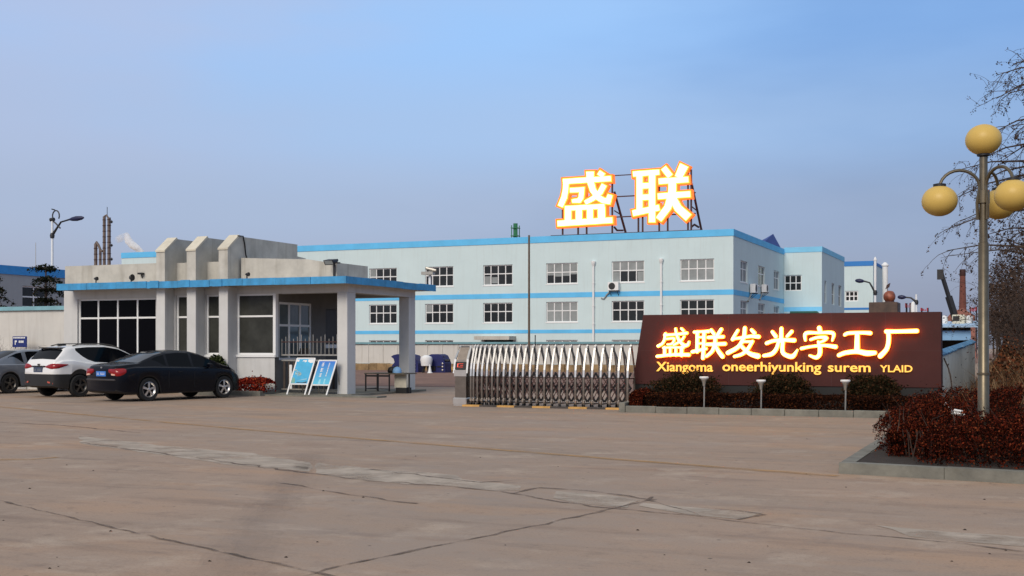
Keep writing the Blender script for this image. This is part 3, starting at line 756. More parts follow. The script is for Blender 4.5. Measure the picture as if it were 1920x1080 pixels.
# ================================================================== LETTER STROKES (traced on the sign planes)
def stroke_poly(pts, ws, rnd=False):
    """mitred ribbon outline of a brush stroke; pts 2D"""
    pts = [Vector((p[0],p[1])) for p in pts]; n = len(pts)
    if not isinstance(ws,(list,tuple)): ws = [ws]*n
    Lf, Rt = [], []
    for i,p in enumerate(pts):
        if i == 0: t = (pts[1]-p).normalized(); nn = Vector((-t.y,t.x)); k = 1
        elif i == n-1: t = (p-pts[i-1]).normalized(); nn = Vector((-t.y,t.x)); k = 1
        else:
            t0 = (p-pts[i-1]).normalized(); t1 = (pts[i+1]-p).normalized(); n0 = Vector((-t0.y,t0.x)); n1 = Vector((-t1.y,t1.x))
            nn = (n0+n1); nn = nn.normalized() if nn.length > 1e-6 else n0; k = 1/max(.55, nn.dot(n0))
        Lf.append(p+nn*ws[i]/2*k); Rt.append(p-nn*ws[i]/2*k)
    cap0 = []; cap1 = []
    if rnd:
        t = (pts[-1]-pts[-2]).normalized(); nn = Vector((-t.y,t.x)); r = ws[-1]/2
        cap1 = [pts[-1]+(nn*math.cos(a)+t*math.sin(a))*r for a in (.5,1.05,1.57,2.1,2.64)]
        t = (pts[0]-pts[1]).normalized(); nn = Vector((-t.y,t.x)); r = ws[0]/2
        cap0 = [pts[0]+(nn*math.cos(a)+t*math.sin(a))*r for a in (.5,1.05,1.57,2.1,2.64)]
    return Lf + cap1 + Rt[::-1] + cap0
def smooth_path(pts, ws, k=5):
    """Catmull-Rom resampling"""
    if len(pts) < 3: return pts, ws
    ws = list(ws) if isinstance(ws,(list,tuple)) else [ws]*len(pts)
    P_ = [pts[0]]+list(pts)+[pts[-1]]; W_ = [ws[0]]+ws+[ws[-1]]; o = []; ow = []
    for i in range(1,len(P_)-2):
        for q in range(k):
            t = q/k
            def cr(a,b,c,d): return .5*((2*b)+(-a+c)*t+(2*a-5*b+4*c-d)*t*t+(-a+3*b-3*c+d)*t**3)
            o.append((cr(*[P_[i-1+m][0] for m in range(4)]), cr(*[P_[i-1+m][1] for m in range(4)]))); ow.append(cr(*[W_[i-1+m] for m in range(4)]))
    o.append(tuple(pts[-1])); ow.append(ws[-1]); return o, ow
def glyph(mb, strokes, org, sc, Y, y0, y1, grow=0.0, rnd=False, smooth=False, step=.0012):
    """strokes in zoom pixels -> prisms between depth y0 (front) and y1 on plane Y"""
    for k, (pts, w) in enumerate(strokes):
        pts = [tuple(q) for q in pts]
        if smooth: pts, w = smooth_path(pts, w)
        w = [x+grow for x in w] if isinstance(w,(list,tuple)) else w+grow
        if grow and not rnd:                      # extend square ends so that the rim shows there too
            a, b = Vector(pts[0]), Vector(pts[1]); a = a+(a-b).normalized()*grow/2
            c, d = Vector(pts[-1]), Vector(pts[-2]); c = c+(c-d).normalized()*grow/2
            pts = [tuple(a)]+list(pts[1:-1])+[tuple(c)]
        poly = stroke_poly(pts, w, rnd)
        wp = [P(org[0]+q[0]/sc, org[1]+q[1]/sc, Y) for q in poly]
        e = k*step
        mb.prism([(v.x, y0-e, v.z) for v in wp], (0, y1-y0+e, 0))
    return mb
SHENG = [([(200,316),(560,292),(905,272)],88), ([(252,290),(246,420),(225,540),(165,680)],[92,92,96,90]),
         ([(300,442),(480,432),(468,545),(440,590),(330,598)],[78,82,84,80,62]), ([(597,165),(600,300),(640,440),(715,545),(790,590),(860,600),(890,500)],[125,110,100,95,95,92,84]),
         ([(805,355),(745,470),(640,560),(520,625)],[90,88,80,76]), ([(715,178),(800,235)],84),
         ([(228,703),(815,672)],82), ([(280,690),(280,905)],106), ([(436,690),(436,905)],102), ([(596,690),(596,905)],98), ([(762,680),(765,900)],116), ([(122,922),(928,872)],94)]
LIAN = [([(132,208),(525,178)],88), ([(232,200),(232,790)],100), ([(415,185),(413,910)],106), ([(232,380),(415,372)],92), ([(232,545),(415,537)],92), ([(128,775),(525,690)],96),
        ([(575,110),(680,245)],98), ([(880,72),(790,262)],[140,118]), ([(503,312),(945,285)],94), ([(490,530),(972,495)],96),
        ([(708,290),(704,500),(640,690),(505,868)],[120,128,112,108]), ([(715,560),(790,700),(945,840)],[118,122,130])]
YS = YC+.55
rs = thing('rooftop_sign', 'glowing orange and white two character sign standing on the factory roof', 'sign', (P(1180,650,YS).x,YS,ZR))
M['face'] = emis('lit_letter_face', (1.0,.88,.56), 1.65)
M['facey'] = emis('lit_letter_bevel', (1.0,.62,.06), 1.25)
M['rim'] = emis('lit_letter_orange_rim', (1.0,.17,.008), .95)
for ch, org, sc in ((SHENG,(1030,300),1080/140),(LIAN,(1170,300),1157/150)):
    m_ = MB(); glyph(m_, ch, org, sc, YS, YS-.10, YS+.45, grow=46); rim = build(m_, 'character', M['rim'], rs)
    m_ = MB(); glyph(m_, ch, org, sc, YS, YS-.135, YS-.105, grow=2); build(m_, 'bevel', M['facey'], rim)
    m_ = MB(); glyph(m_, ch, org, sc, YS, YS-.19, YS-.155, grow=-20); build(m_, 'lit_face', M['face'], rim)
fr = MB(); z0 = ZR-.42
xa, xb = P(1032,650,YS).x, P(1316,650,YS).x
fr.box((xa,YS+.05,ZR-.05),(xb,YS+.3,ZR+.12))
for px in (1055,1084,1100,1148): fr.bar(P(px,440,YS+.2)*1, P(px,332,YS+.2), .13,.13)
for px in (1197,1205,1236,1252,1290,1296): fr.bar(P(px,436,YS+.2), P(px,318,YS+.2), .13,.13)
for z_ in (P(1100,408,YS).z, P(1100,370,YS).z): fr.bar((xa+1,YS+.62,z_),(xb-.7,YS+.62,z_), .10,.10)
fr.bar(P(1140,330,YS+.6), P(1190,327,YS+.6), .08,.08)
for px,pt in ((1152,360),(1297,345)):
    top = P(px,pt,YS+.5); fr.bar(top, (top.x,YS+4.6,z0), .16,.16)
    fr.bar((top.x,YS+4.6,z0),(top.x,YS+.4,z0), .14,.14)
    mid = P(px,(pt+430)/2,YS+.5); fr.bar(mid,(mid.x,YS+2.6,mid.z-.2), .08,.08)
fr.tube([P(1152,426,YS+.3),P(1157,432,YS+1),P(1168,432,YS+2)], .09, 6); fr.tube([P(1296,426,YS+1),P(1302,421,YS+1.6),P(1310,426,YS+2.4)], .09, 6)
build(fr, 'support_frame', M['rust'], rs)
# ================================================================== MONUMENT SIGN
YG = 30.0
ms = thing('monument_sign', 'long brown stone sign wall with glowing Chinese letters above pinyin words', 'sign wall', (P(1200,650,YG).x,YG,0))
a = P(1206,590,YG); b = P(1764,585,YG); c = P(1765,727,YG); d = P(1186,720,YG)
pn = MB(); pn.prism([(a.x,YG,2.425),(b.x,YG,2.425),(c.x,YG,.63),(d.x,YG,.63)], (0,.55,0)); build(pn, 'panel', M['stone'], ms)
sm_ = MB()
for k in range(1,6):
    x = d.x+(c.x-d.x)*k/6; sm_.box((x-.004,YG-.0015,.64),(x+.004,YG+.01,2.42))
sm_.box((d.x+.2,YG-.0012,1.5),(c.x,YG+.01,1.506))
build(sm_, 'panel_joint', mat('thin_panel_joint', (.06,.016,.015), .6, var=.05), ms)
pn = MB(); pn.box((d.x+.02,YG+.03,0),(c.x-.02,YG+.5,.63)); build(pn, 'plinth', M['plinth'], ms)
A_, B_ = (1220,600), (1470,600); S_ = 1920/260
T = [ # strokes in zoom pixels, brush widths
 ('A', [([(200,208),(350,200),(505,182)],[46,44,52]), ([(212,190),(200,270),(170,325),(112,360)],[48,46,46,52]), ([(232,262),(332,255),(318,312),(285,335),(238,338)],[40,42,42,40,34]),
        ([(352,122),(368,200),(405,285),(470,350),(520,345),(537,305)],[42,46,52,56,52,42]), ([(472,228),(430,285),(330,345)],[40,42,40]), ([(432,118),(462,148)],[40,46]),
        ([(182,385),(320,378),(465,382)],[40,38,42]), ([(202,380),(202,490)],52), ([(280,380),(280,490)],46), ([(356,380),(356,490)],44), ([(438,380),(436,490)],58), ([(98,503),(320,480),(535,482)],[50,50,60])]),
 ('A', [([(612,168),(720,160),(806,158)],[50,44,56]), ([(655,165),(650,440)],56), ([(748,165),(742,350),(730,528)],[58,58,58]), ([(655,240),(745,236)],38), ([(655,327),(745,322)],40), ([(585,440),(680,418),(775,398)],[56,52,48]),
        ([(845,140),(888,198)],54), ([(984,130),(930,215)],56), ([(805,242),(1010,232)],54), ([(785,338),(1035,330)],[54,60]), ([(902,240),(895,330),(860,430),(780,502)],[58,58,56,50]), ([(905,355),(945,430),(1000,505)],[50,60,66])]),
 ('A', [([(1212,145),(1175,205),(1140,270)],[48,50,56]), ([(1148,262),(1300,240),(1400,226),(1500,232)],[44,50,54,64]), ([(1310,112),(1295,240),(1220,370),(1075,455)],[60,62,62,66]), ([(1402,138),(1442,180)],[52,60]),
        ([(1270,300),(1420,298)],44), ([(1415,296),(1345,410),(1265,475),(1165,505)],[52,56,54,48]), ([(1255,355),(1330,430),(1400,475),(1490,500)],[56,60,70,82])]),
 ('A', [([(1815,118),(1812,290)],[58,66]), ([(1690,165),(1738,228)],[54,62]), ([(1958,160),(1895,228)],[56,50]), ([(1610,322),(1700,290),(1815,276),(1992,282)],[56,54,56,66]),
        ([(1782,290),(1745,400),(1680,470),(1572,494)],[56,60,64,52]), ([(1838,290),(1832,440),(1900,495),(1975,500),(2035,415)],[58,64,66,68,34])]),
 ('B', [([(492,112),(508,165)],[72,64]), ([(300,280),(308,185),(480,178),(680,182),(672,285)],[44,58,46,58,36]), ([(372,272),(470,242),(588,245),(560,285),(498,310)],[44,48,56,46,40]),
        ([(478,300),(500,380),(498,470),(450,520),(360,492)],[44,66,66,58,40]), ([(245,395),(380,368),(560,352),(718,372)],[52,46,50,66])]),
 ('B', [([(845,205),(900,182),(1080,176),(1198,182)],[52,54,54,62]), ([(1018,190),(1015,430)],[70,86]), ([(762,488),(860,452),(1020,438),(1150,460),(1262,455)],[60,66,70,82,64])]),
 ('B', [([(1418,160),(1600,158),(1842,152)],[66,60,66]), ([(1445,160),(1452,270),(1425,400),(1335,500)],[66,68,68,76])])]
M['wface'] = emis('wall_letter_face', (1.0,.90,.46), 1.6)
M['whalo'] = emis('wall_letter_back_glow', (1.0,.20,.010), 11.0)
M['wedge'] = emis('wall_letter_edge', (1.0,.60,.06), 1.5)
M['wtext'] = emis('small_letter_face', (1.0,.47,.08), 1.0)
for w, strokes in T:
    org = A_ if w == 'A' else B_
    m_ = MB(); glyph(m_, strokes, org, S_, YG-.085, YG-.165, YG-.154, rnd=True, smooth=True, grow=-18, step=.0008); lt = build(m_, 'letter', M['wface'], ms)
    m_ = MB(); glyph(m_, strokes, org, S_, YG-.085, YG-.152, YG-.125, rnd=True, smooth=True, grow=-8, step=.0005); build(m_, 'edge', M['wedge'], lt)
    m_ = MB(); glyph(m_, strokes, org, S_, YG-.085, YG-.123, YG-.112, rnd=True, smooth=True, grow=-3, step=-.0005); build(m_, 'back_light', M['whalo'], lt)
# pinyin line
def textmesh(s, bold=.012):
    cu = bpy.data.curves.new('t', 'FONT'); cu.body = s; cu.size = 1.0; cu.offset = bold; cu.extrude = .02; cu.resolution_u = 3
    o = bpy.data.objects.new('t', cu); col.objects.link(o)
    dg = bpy.context.evaluated_depsgraph_get(); dg.update()
    me = bpy.data.meshes.new_from_object(o.evaluated_get(dg))
    vs = [v.co.copy() for v in me.vertices]; fs = [tuple(p.vertices) for p in me.polygons]
    bpy.data.objects.remove(o); bpy.data.curves.remove(cu); bpy.data.meshes.remove(me)
    return vs, fs
def lettering(s, px0, px1, pyb, pyt, Y, bold=.012, dep=.03):
    """word fitted between two columns; baseline pyb, x-height line pyt (of a small letter)"""
    vs, fs = textmesh(s, bold)
    x0, x1 = min(v.x for v in vs), max(v.x for v in vs)
    A0, A1 = P(px0,pyb,Y), P(px1,pyb,Y); zh = P((px0+px1)/2,pyt,Y).z-P((px0+px1)/2,pyb,Y).z
    zb = P((px0+px1)/2,pyb,Y).z
    m_ = MB(); xh = .52
    return m_.add([(A0.x+(v.x-x0)/(x1-x0)*(A1.x-A0.x), Y-(v.z+.02)/.04*dep, zb+v.y/xh*zh) for v in vs], fs)
for s, x0, x1 in (('Xiangoma',1231,1337),('oneerhiyunking',1355,1540),('surem',1552.5,1632.5),('YLAID',1650,1711)):
    if s == 'YLAID':
        m_ = lettering(s, x0, x1, 697.5, 688, YG-.02, .014, .03)
    else:
        m_ = lettering(s, x0, x1, 696 if x0 < 1540 else 697, 683 if x0 < 1540 else 684, YG-.02, .014, .03)
    build(m_, 'small_lettering', M['wtext'], ms)

# ================================================================== RETRACTABLE GATE
YGt = 29.55; xg0 = P(861,650,YGt).x; xg1 = P(1186,650,YGt).x
gt = thing('retractable_gate', 'folded stainless steel retractable gate between gatehouse and sign wall', 'gate', (xg0,YGt,0))
# driving head
hx0, hx1 = xg0, P(884,650,YGt).x
m_ = MB()
hp = [(-.30,.05),(-.30,.80),(-.22,1.25),(-.07,1.58),(.0,1.62),(.07,1.58),(.22,1.25),(.30,.80),(.30,.05)]
m_.prism([(hx0+.02,YGt+y_,z_) for y_,z_ in hp], (hx1-hx0-.04,0,0)); hd = build(m_, 'drive_head', M['steel2'], gt)
m_ = MB(); m_.box((hx0-.01,YGt-.33,.0),(hx1+.01,YGt+.33,.05)); m_.cbox((hx0-.03,YGt-.36,.05),(hx1+.02,YGt+.36,.22),.02); build(m_, 'bumper', M['steel'], hd)
m_ = MB(); m_.bar((hx0+.0,YGt-.31,.88),(hx0+.0,YGt-.22,1.27),.07,.03); m_.bar((hx1,YGt-.31,.88),(hx1,YGt-.22,1.27),.06,.03)
m_.bar((hx0+.0,YGt-.23,1.26),(hx0+.06,YGt-.02,1.62),.07,.03); m_.bar((hx1,YGt-.23,1.26),(hx1,YGt-.02,1.62),.06,.03); m_.box((hx0,YGt-.325,.80),(hx1,YGt-.30,.97)); build(m_, 'trim', M['steel'], hd)
m_ = MB(); m_.prism([(hx0+.03,YGt-.312,.98),(hx1-.03,YGt-.312,.98),(hx1-.03,YGt-.262,1.19),(hx0+.03,YGt-.262,1.19)], (0,-.02,0)); dp = build(m_, 'display', M['black'], hd)
m_ = MB(); xm = (hx0+hx1)/2
for (ax,az_,bx,bz) in ((-.08,1.14,.08,1.14),(-.08,1.05,.08,1.05),(-.08,1.05,-.08,1.14),(0,1.095,.08,1.095)):
    fy = lambda z: YGt-.335+(z-.98)*.238
    m_.bar((xm+ax,fy(az_),az_),(xm+bx,fy(bz),bz),.022,.008)
build(m_, 'display_mark', emis('red_display', (1,.10,.06), .8), dp)
N_ = 24; xs0, xs1 = hx1+.12, xg1-.04
def gx_(k): return xs0+(xs1-xs0)*(k/(N_-1))**1.28
legp = [(-.28,.10),(-.29,.45),(-.285,.80),(-.27,.98),(-.235,1.14),(-.17,1.30),(-.115,1.44),(-.075,1.54),(-.04,1.60),(0,1.62)]
def leg_bm(x, sgn, lo, hi, w, dpth):
    m = MB(); pts = [(x,YGt+(y_ if sgn < 0 else -y_),z_) for y_,z_ in legp if lo <= z_ <= hi]
    for i in range(len(pts)-1): m.bar(pts[i], (Vector(pts[i+1])+(Vector(pts[i+1])-Vector(pts[i])).normalized()*.01), w, dpth, up=(1,0,0))
    return m
proto = None
for k in range(N_):
    x = gx_(k)
    if proto is None:
        m_ = MB()
        for sgn in (-1,1):
            mm = leg_bm(xs0,sgn,.79,2,.036 if sgn < 0 else .085,.05 if sgn < 0 else .02); m_.add(mm.v, mm.f)
        m_.tube([(xs0-.03,YGt,1.61),(xs0+.03,YGt,1.61)], .035, 8)
        f1 = build(m_, 'arch_frame', M['steel'], gt)
        m_ = MB()
        for sgn in (-1,1):
            mm = leg_bm(xs0,sgn,.0,.81,.036,.05); m_.add(mm.v, mm.f)
        m_.bar((xs0,YGt-.27,.12),(xs0,YGt+.27,.12),.05,.04); m_.bar((xs0,YGt-.27,.78),(xs0,YGt+.27,.78),.03,.03)
        f2 = build(m_, 'lower_frame', M['steel2'], f1)
        m_ = MB()
        for sy in (-.28,.28): m_.lathe((xs0,YGt+sy,.05), [(.015,-.025),(.05,-.02),(.05,.02),(.015,.025)], 10, 'x')
        f3 = build(m_, 'wheel', M['tyre'], f1)
        m_ = MB(); m_.lathe((xs0,YGt-.30,.17), [(.002,-.05),(.036,-.03),(.042,.03),(.002,.06)], 8, 'z'); f4 = build(m_, 'hub_cap', M['steel'], f1)
        proto = f1
    else:
        c_ = copy_tree(proto, gt); c_.location = (x-xs0, 0, 0)
# scissor links between frames, plus dark bars standing for shade
m1 = MB(); m2 = MB(); m3 = MB(); m4 = MB()
rnd = random.Random(2)
for k in range(N_-1):
    x0_, x1_ = gx_(k), gx_(k+1)
    for sy in (-1,):
        yb, yt = YGt+sy*.255, YGt+sy*.245
        m1.bar((x0_,yb,.20),(x1_,yb+.004,.66),.022,.01,up=(0,1,0)); m1.bar((x1_,yb-.013*sy,.20),(x0_,yb-.012*sy,.66),.022,.01,up=(0,1,0))
        m1.bar((x0_,yb,.52),(x1_,yb+.004,.86),.022,.01,up=(0,1,0)); m1.bar((x1_,yb-.013*sy,.52),(x0_,yb-.012*sy,.86),.022,.01,up=(0,1,0))
        # dark bars added for the shaded gap below each arch crown
        m2.bar((x0_+.01,YGt+sy*.03,1.56),(x0_+(x1_-x0_)*.62,YGt+sy*.13,1.30),.055,.012,up=(0,1,0)); m2.bar((x0_+(x1_-x0_)*.62,YGt+sy*.13,1.30),(x1_-.01,YGt+sy*.215,1.00),.045,.012,up=(0,1,0))
    for (za,zb_) in ((.16,.55),(.52,.92)):  # dark infill bars added for the shaded depth inside the gate
        m4.bar((x0_,YGt+.02,za),(x1_,YGt+.02,zb_),.05,.02,up=(0,1,0)); m4.bar((x1_,YGt-.02,za),(x0_,YGt-.02,zb_),.05,.02,up=(0,1,0))
    m3.lathe(((x0_+x1_)/2,YGt-.27,.34), [(.002,-.03),(.02,0),(.002,.03)], 6, 'z')
build(m1, 'scissor_links', M['rust'], gt); build(m4, 'inner_shade_bars', M['dark'], gt); build(m2, 'gap_shade_bars', M['dark'], gt)
# track on the ground: yellow and black painted rail
ty = MB(); tb = MB(); n_ = 9; x0_, x1_ = P(868,760,29.05).x, P(1172,770,29.05).x
for k in range(n_):
    a0 = x0_+(x1_-x0_)*k/n_; a1 = x0_+(x1_-x0_)*(k+1)/n_
    (ty if k%2 == 0 else tb).box((a0,29.0,.0),(a1-.004,29.2,.045))
tk = build(ty, 'gate_track', mat('track_yellow', (.55,.31,.09), .7, var=.25, scale=5), at=(x0_,29.1,0)); tag(tk, 'low yellow and black striped track strip along the foot of the steel gate', 'gate track')
build(tb, 'black_section', mat('track_black', (.055,.045,.04), .7, var=.25, scale=5), tk)

# ================================================================== FOLIAGE
def leaf_cloud(n, pos, size, rs, flat=.0, jitter=.5):
    """n random quads at positions pos (n,3); size scalar or array"""
    pos = np.asarray(pos); n = len(pos)
    th = rs.uniform(0,2*np.pi,n); ph = np.arccos(rs.uniform(-1,1,n))
    nx = np.stack([np.sin(ph)*np.cos(th), np.sin(ph)*np.sin(th), np.cos(ph)],1)
    a = np.cross(nx, rs.normal(size=(n,3))); a /= np.linalg.norm(a,axis=1,keepdims=True)+1e-9
    b = np.cross(nx, a)
    s = (size*rs.uniform(1-jitter,1+jitter,n))[:,None]
    el = s*rs.uniform(.45,.8,n)[:,None]
    q = np.stack([pos-a*s, pos-b*el, pos+a*s, pos+b*el],1)
    return q.reshape(-1,3)
M['hedged'] = leafmat('dark_red_hedge_leaf', [(0,(.008,.004,.003)),(.45,(.018,.007,.004)),(.75,(.035,.011,.006)),(.92,(.08,.022,.008)),(1,(.13,.045,.014))])
M['bushd'] = leafmat('dark_bush_leaf', [(0,(.010,.011,.005)),(.5,(.022,.018,.008)),(.8,(.05,.024,.012)),(1,(.09,.04,.016))])
M['redhedge'] = leafmat('rust_red_hedge_leaf', [(0,(.006,.003,.002)),(.4,(.020,.005,.003)),(.7,(.07,.010,.005)),(.9,(.14,.022,.008)),(1,(.20,.055,.020))])
M['redplant'] = leafmat('red_plant_leaf', [(0,(.05,.006,.005)),(.5,(.14,.012,.01)),(.8,(.30,.03,.015)),(1,(.42,.09,.03))])
M['greenb'] = leafmat('green_bush_leaf', [(0,(.010,.015,.006)),(.5,(.028,.042,.014)),(1,(.07,.08,.03))])
M['scrub'] = leafmat('dry_scrub', [(0,(.018,.010,.006)),(.4,(.05,.021,.011)),(.7,(.15,.040,.016)),(.9,(.25,.085,.034)),(1,(.36,.22,.13))])
M['twig'] = mat('twig_brown', (.05,.032,.024), .95, var=.3, scale=5)
def box_hedge(name, x0,x1,y0,y1,h,n,size,m,label,cat,seed,round_=.12,grp=None,zb=.12):
    rs = np.random.RandomState(seed)
    t = thing(name, label, cat, ((x0+x1)/2,(y0+y1)/2,zb), grp)
    # points near the surface of an uneven box
    p = rs.uniform(size=(n,3)); sh = rs.uniform(size=n)
    X = x0+(x1-x0)*p[:,0]; Y = y0+(y1-y0)*p[:,1]
    bumpz = np.array([mnoise.noise((x*1.1+seed,y*1.6,0)) for x,y in zip(X,Y)])*.5+np.array([mnoise.noise((x*4+seed,y*4,3)) for x,y in zip(X,Y)])*.28
    H_ = h*(1+.22*bumpz)
    edge = np.minimum(np.minimum(X-x0,x1-X),np.minimum(Y-y0,y1-Y)); H_ = H_*(1-.35*np.exp(-edge/round_))
    Z = zb+H_*np.where(sh < .55, 1-rs.exponential(.06,n), np.where(sh < .98, p[:,2], 1+rs.exponential(.05,n)))
    Z = np.maximum(Z, zb+.02)
    fr_ = (sh >= .55)&(sh<.85); Y = np.where(fr_, y0+np.abs(rs.normal(0,.05,n)), Y)
    q = leaf_cloud(n, np.stack([X,Y,Z],1), size, rs)
    quads('foliage', q, m, t)
    st = MB(); 
    for k in range(int((x1-x0)*4)):
        x = rs.uniform(x0+.05,x1-.05); y_ = rs.uniform(y0+.05,y1-.05); st.tube([(x,y_,zb-.05),(x+rs.normal(0,.06),y_+rs.normal(0,.06),zb+h*.75)], [.012,.005], 4)
    build(st, 'stems', M['twig'], t)
    return t
def bush(name, c, rx, ry, rz, n, size, m, label, cat, seed, grp=None, zb=.1, lump=.35):
    rs = np.random.RandomState(seed); t = thing(name, label, cat, (c[0],c[1],zb), grp)
    d = rs.normal(size=(n,3)); d /= np.linalg.norm(d,axis=1,keepdims=True)
    lum = np.array([1+lump*mnoise.noise((v[0]*2.2+seed,v[1]*2.2,v[2]*2.2)) + .2*mnoise.noise((v[0]*6,v[1]*6+seed,v[2]*6)) for v in d])
    r = np.power(rs.uniform(size=n),.38)*lum
    r = np.where(rs.uniform(size=n) < .05, r*1.12, r)
    p = d*r[:,None]*np.array([rx,ry,rz])+np.array([c[0],c[1],c[2]])
    p = p[p[:,2] > zb+.02]
    quads('foliage', leaf_cloud(len(p), p, size, rs), m, t)
    st = MB()
    for k in range(7):
        e = rs.normal(size=3)*.5; st.tube([(c[0]+rs.normal(0,.06),c[1]+rs.normal(0,.06),zb-.03),(c[0]+e[0]*rx,c[1]+e[1]*ry,c[2]+abs(e[2])*rz*.7)], [.02,.006], 4)
    build(st, 'stems', M['twig'], t)
    return t
# bed in front of the sign
YK = 27.9
xk0, xk1 = P(1172,770,YK).x, P(1735,785,YK).x
kb = MB(); n_ = 9
for k in range(n_):
    x0_ = xk0+(xk1-xk0)*k/n_; x1_ = xk0+(xk1-xk0)*(k+1)/n_
    kb.cbox((x0_+.004,YK+rnd.uniform(-.008,.008),0),(x1_-.004,YK+.16,.155+rnd.uniform(-.006,.006)),.012)
kb.cbox((xk0-.16,YK-.01,0),(xk0-.002,YG+.4,.24),.012)
tag(build(kb, 'kerb', M['kerb']), kind='structure')
s_ = MB(); s_.box((xk0,YK+.16,0),(xk1+3,YG,.11)); tag(build(s_, 'planting_soil', M['soil']), kind='structure')
box_hedge('low_hedge', xk0+.08, xk1+.1, YK+.45, YK+1.15, .36, 30000, .022, M['hedged'], 'long low dark red hedge at the foot of the brown sign wall', 'hedge', 3)
box_hedge('low_hedge', xk0+.02, P(1216,650,YK+.8).x, YK+.25, YK+1.5, .46, 6000, .022, M['redhedge'], 'short rust red hedge clump at the gate end of the sign bed', 'hedge', 4)
for px0,px1,pt,sd,lb in ((1222,1350,698,11,'round dark bush below the first two glowing letters'),(1412,1522,700,12,'round dark bush below the middle glowing letters'),(1582,1690,701,13,'round dark bush below the last two glowing letters')):
    y_ = YG-.75; a0, a1 = P(px0,650,y_).x, P(px1,650,y_).x; zt_ = P((px0+px1)/2,pt,y_).z
    bush('round_bush', ((a0+a1)/2,y_,.12+(zt_-.12)*.5), (a1-a0)/2*1.0, .55, (zt_-.12)*.50, 12000, .024, M['bushd'], lb, 'bush', sd, 'dark bushes in front of the sign wall')
for px,pt,pb_,lb in ((1320,706,766,'leftmost of the three white topped garden lights before the sign'),(1427,712,768,'middle of the three white topped garden lights before the sign'),(1585,712,771,'rightmost of the three white topped garden lights before the sign')):
    y_ = YK+.28; q = P(px,pt,y_); z_ = q.z
    t = thing('garden_light', lb, 'garden light', (q.x,y_,.1), 'garden lights in front of the sign wall')
    m_ = MB(); m_.tube([(q.x,y_,.1),(q.x+.01,y_,z_-.12)], .018, 6); build(m_, 'post', M['galv'], t)
    m_ = MB(); m_.lathe((q.x,y_,z_-.13), [(.03,-.10),(.05,0),(.075,.05),(.06,.06)], 10); build(m_, 'lamp_glass', M['galv'], t, smooth=True)
    m_ = MB(); m_.lathe((q.x,y_,z_-.07), [(.06,-.01),(.11,.03),(.115,.055),(.10,.07)], 12); build(m_, 'cap', M['white'], t, smooth=True)

# right planter
PC = G(1572,888); xl, yf = PC.x, PC.y
FR_ = G(1990,912)
kb = MB(); ang = math.atan2(FR_.y-yf, FR_.x-xl); ux, uy = math.cos(ang), math.sin(ang)
L_ = 9.0; n_ = 7
def kerb_seg(m, p, q, w, h, inward):
    p = Vector((*p,0)); q = Vector((*q,0)); iv = Vector((*inward,0))
    m.prism([p,q,q+iv*w,p+iv*w], (0,0,h-.012)); m.prism([p+iv*.012+Vector((0,0,h-.012)),q+iv*.012+Vector((0,0,h-.012)),q+iv*(w-.012)+Vector((0,0,h-.012)),p+iv*(w-.012)+Vector((0,0,h-.012))], (0,0,.012))
for k in range(n_):
    p = (xl+ux*(L_*k/n_+.003), yf+uy*(L_*k/n_+.003)); q = (xl+ux*(L_*(k+1)/n_-.003), yf+uy*(L_*(k+1)/n_-.003)); kerb_seg(kb,p,q,.2,.14+.004*(k%2),(-uy,ux))
for k in range(8):
    y0_ = yf+.21+(YK-yf-.2)*k/8; y1_ = yf+.2+(YK-yf-.2)*(k+1)/8; kerb_seg(kb,(xl,y0_+.004),(xl,y1_),.2,.138+.004*(k%2),(1,0))
tag(build(kb, 'kerb', M['kerb']), kind='structure')
def bank_h(x, y):
    t = max(0,min(1,(y-17)/14)); s = max(0,min(1,(x-xl-.8)/1.6))
    return .13 + t*s*.55 + .10*mnoise.noise((x*.5,y*.3,0))*t + min(1.2,max(0,(y-31)*.02))*s + min(1.1,max(0,(y-29)*.042))*max(0,min(1,(x-xl-.3)/.5))
b_ = MB(); nx_, ny_ = 26, 60
gxs = [xl+.19+ (i/(nx_-1))**1.6*26 for i in range(nx_)]; gys = [yf+.15+(k/(ny_-1))**1.7*150 for k in range(ny_)]
for yy in gys:
    for xx in gxs: b_.v.append((xx, yy+(xx-xl)*uy*max(0,1-(yy-yf)/8), bank_h(xx,yy)))
for jj in range(ny_-1):
    for ii in range(nx_-1):
        q0 = jj*nx_+ii; b_.f.append((q0,q0+1,q0+1+nx_,q0+nx_))
tag(build(b_, 'earth_bank', M['soil'], smooth='all'), kind='structure')
# clipped red hedge filling the planter (front part)
def field(n, x0,x1,y0,y1,h,seed,inset):
    rs = np.random.RandomState(seed); X = rs.uniform(x0,x1,n); Y = rs.uniform(y0,y1,n)
    bz = np.array([mnoise.noise((x*1.2,y*1.2,seed)) for x,y in zip(X,Y)])*.45+np.array([mnoise.noise((x*4.5,y*4.5,seed)) for x,y in zip(X,Y)])*.34
    yfr = y0+.0; ed = np.minimum(X-x0, Y-y0); hh = h*(1+bz)*(1-.45*np.exp(-np.maximum(ed,0)/inset))
    sh = rs.uniform(size=n); f = np.where(sh < .5, 1-rs.exponential(.07,n), np.where(sh < .97, rs.uniform(size=n), 1+rs.exponential(.08,n)))
    Z = np.array([bank_h(x,y) for x,y in zip(X,Y)])+hh*np.clip(f,.03,1.4)
    return np.stack([X,Y,Z],1), rs
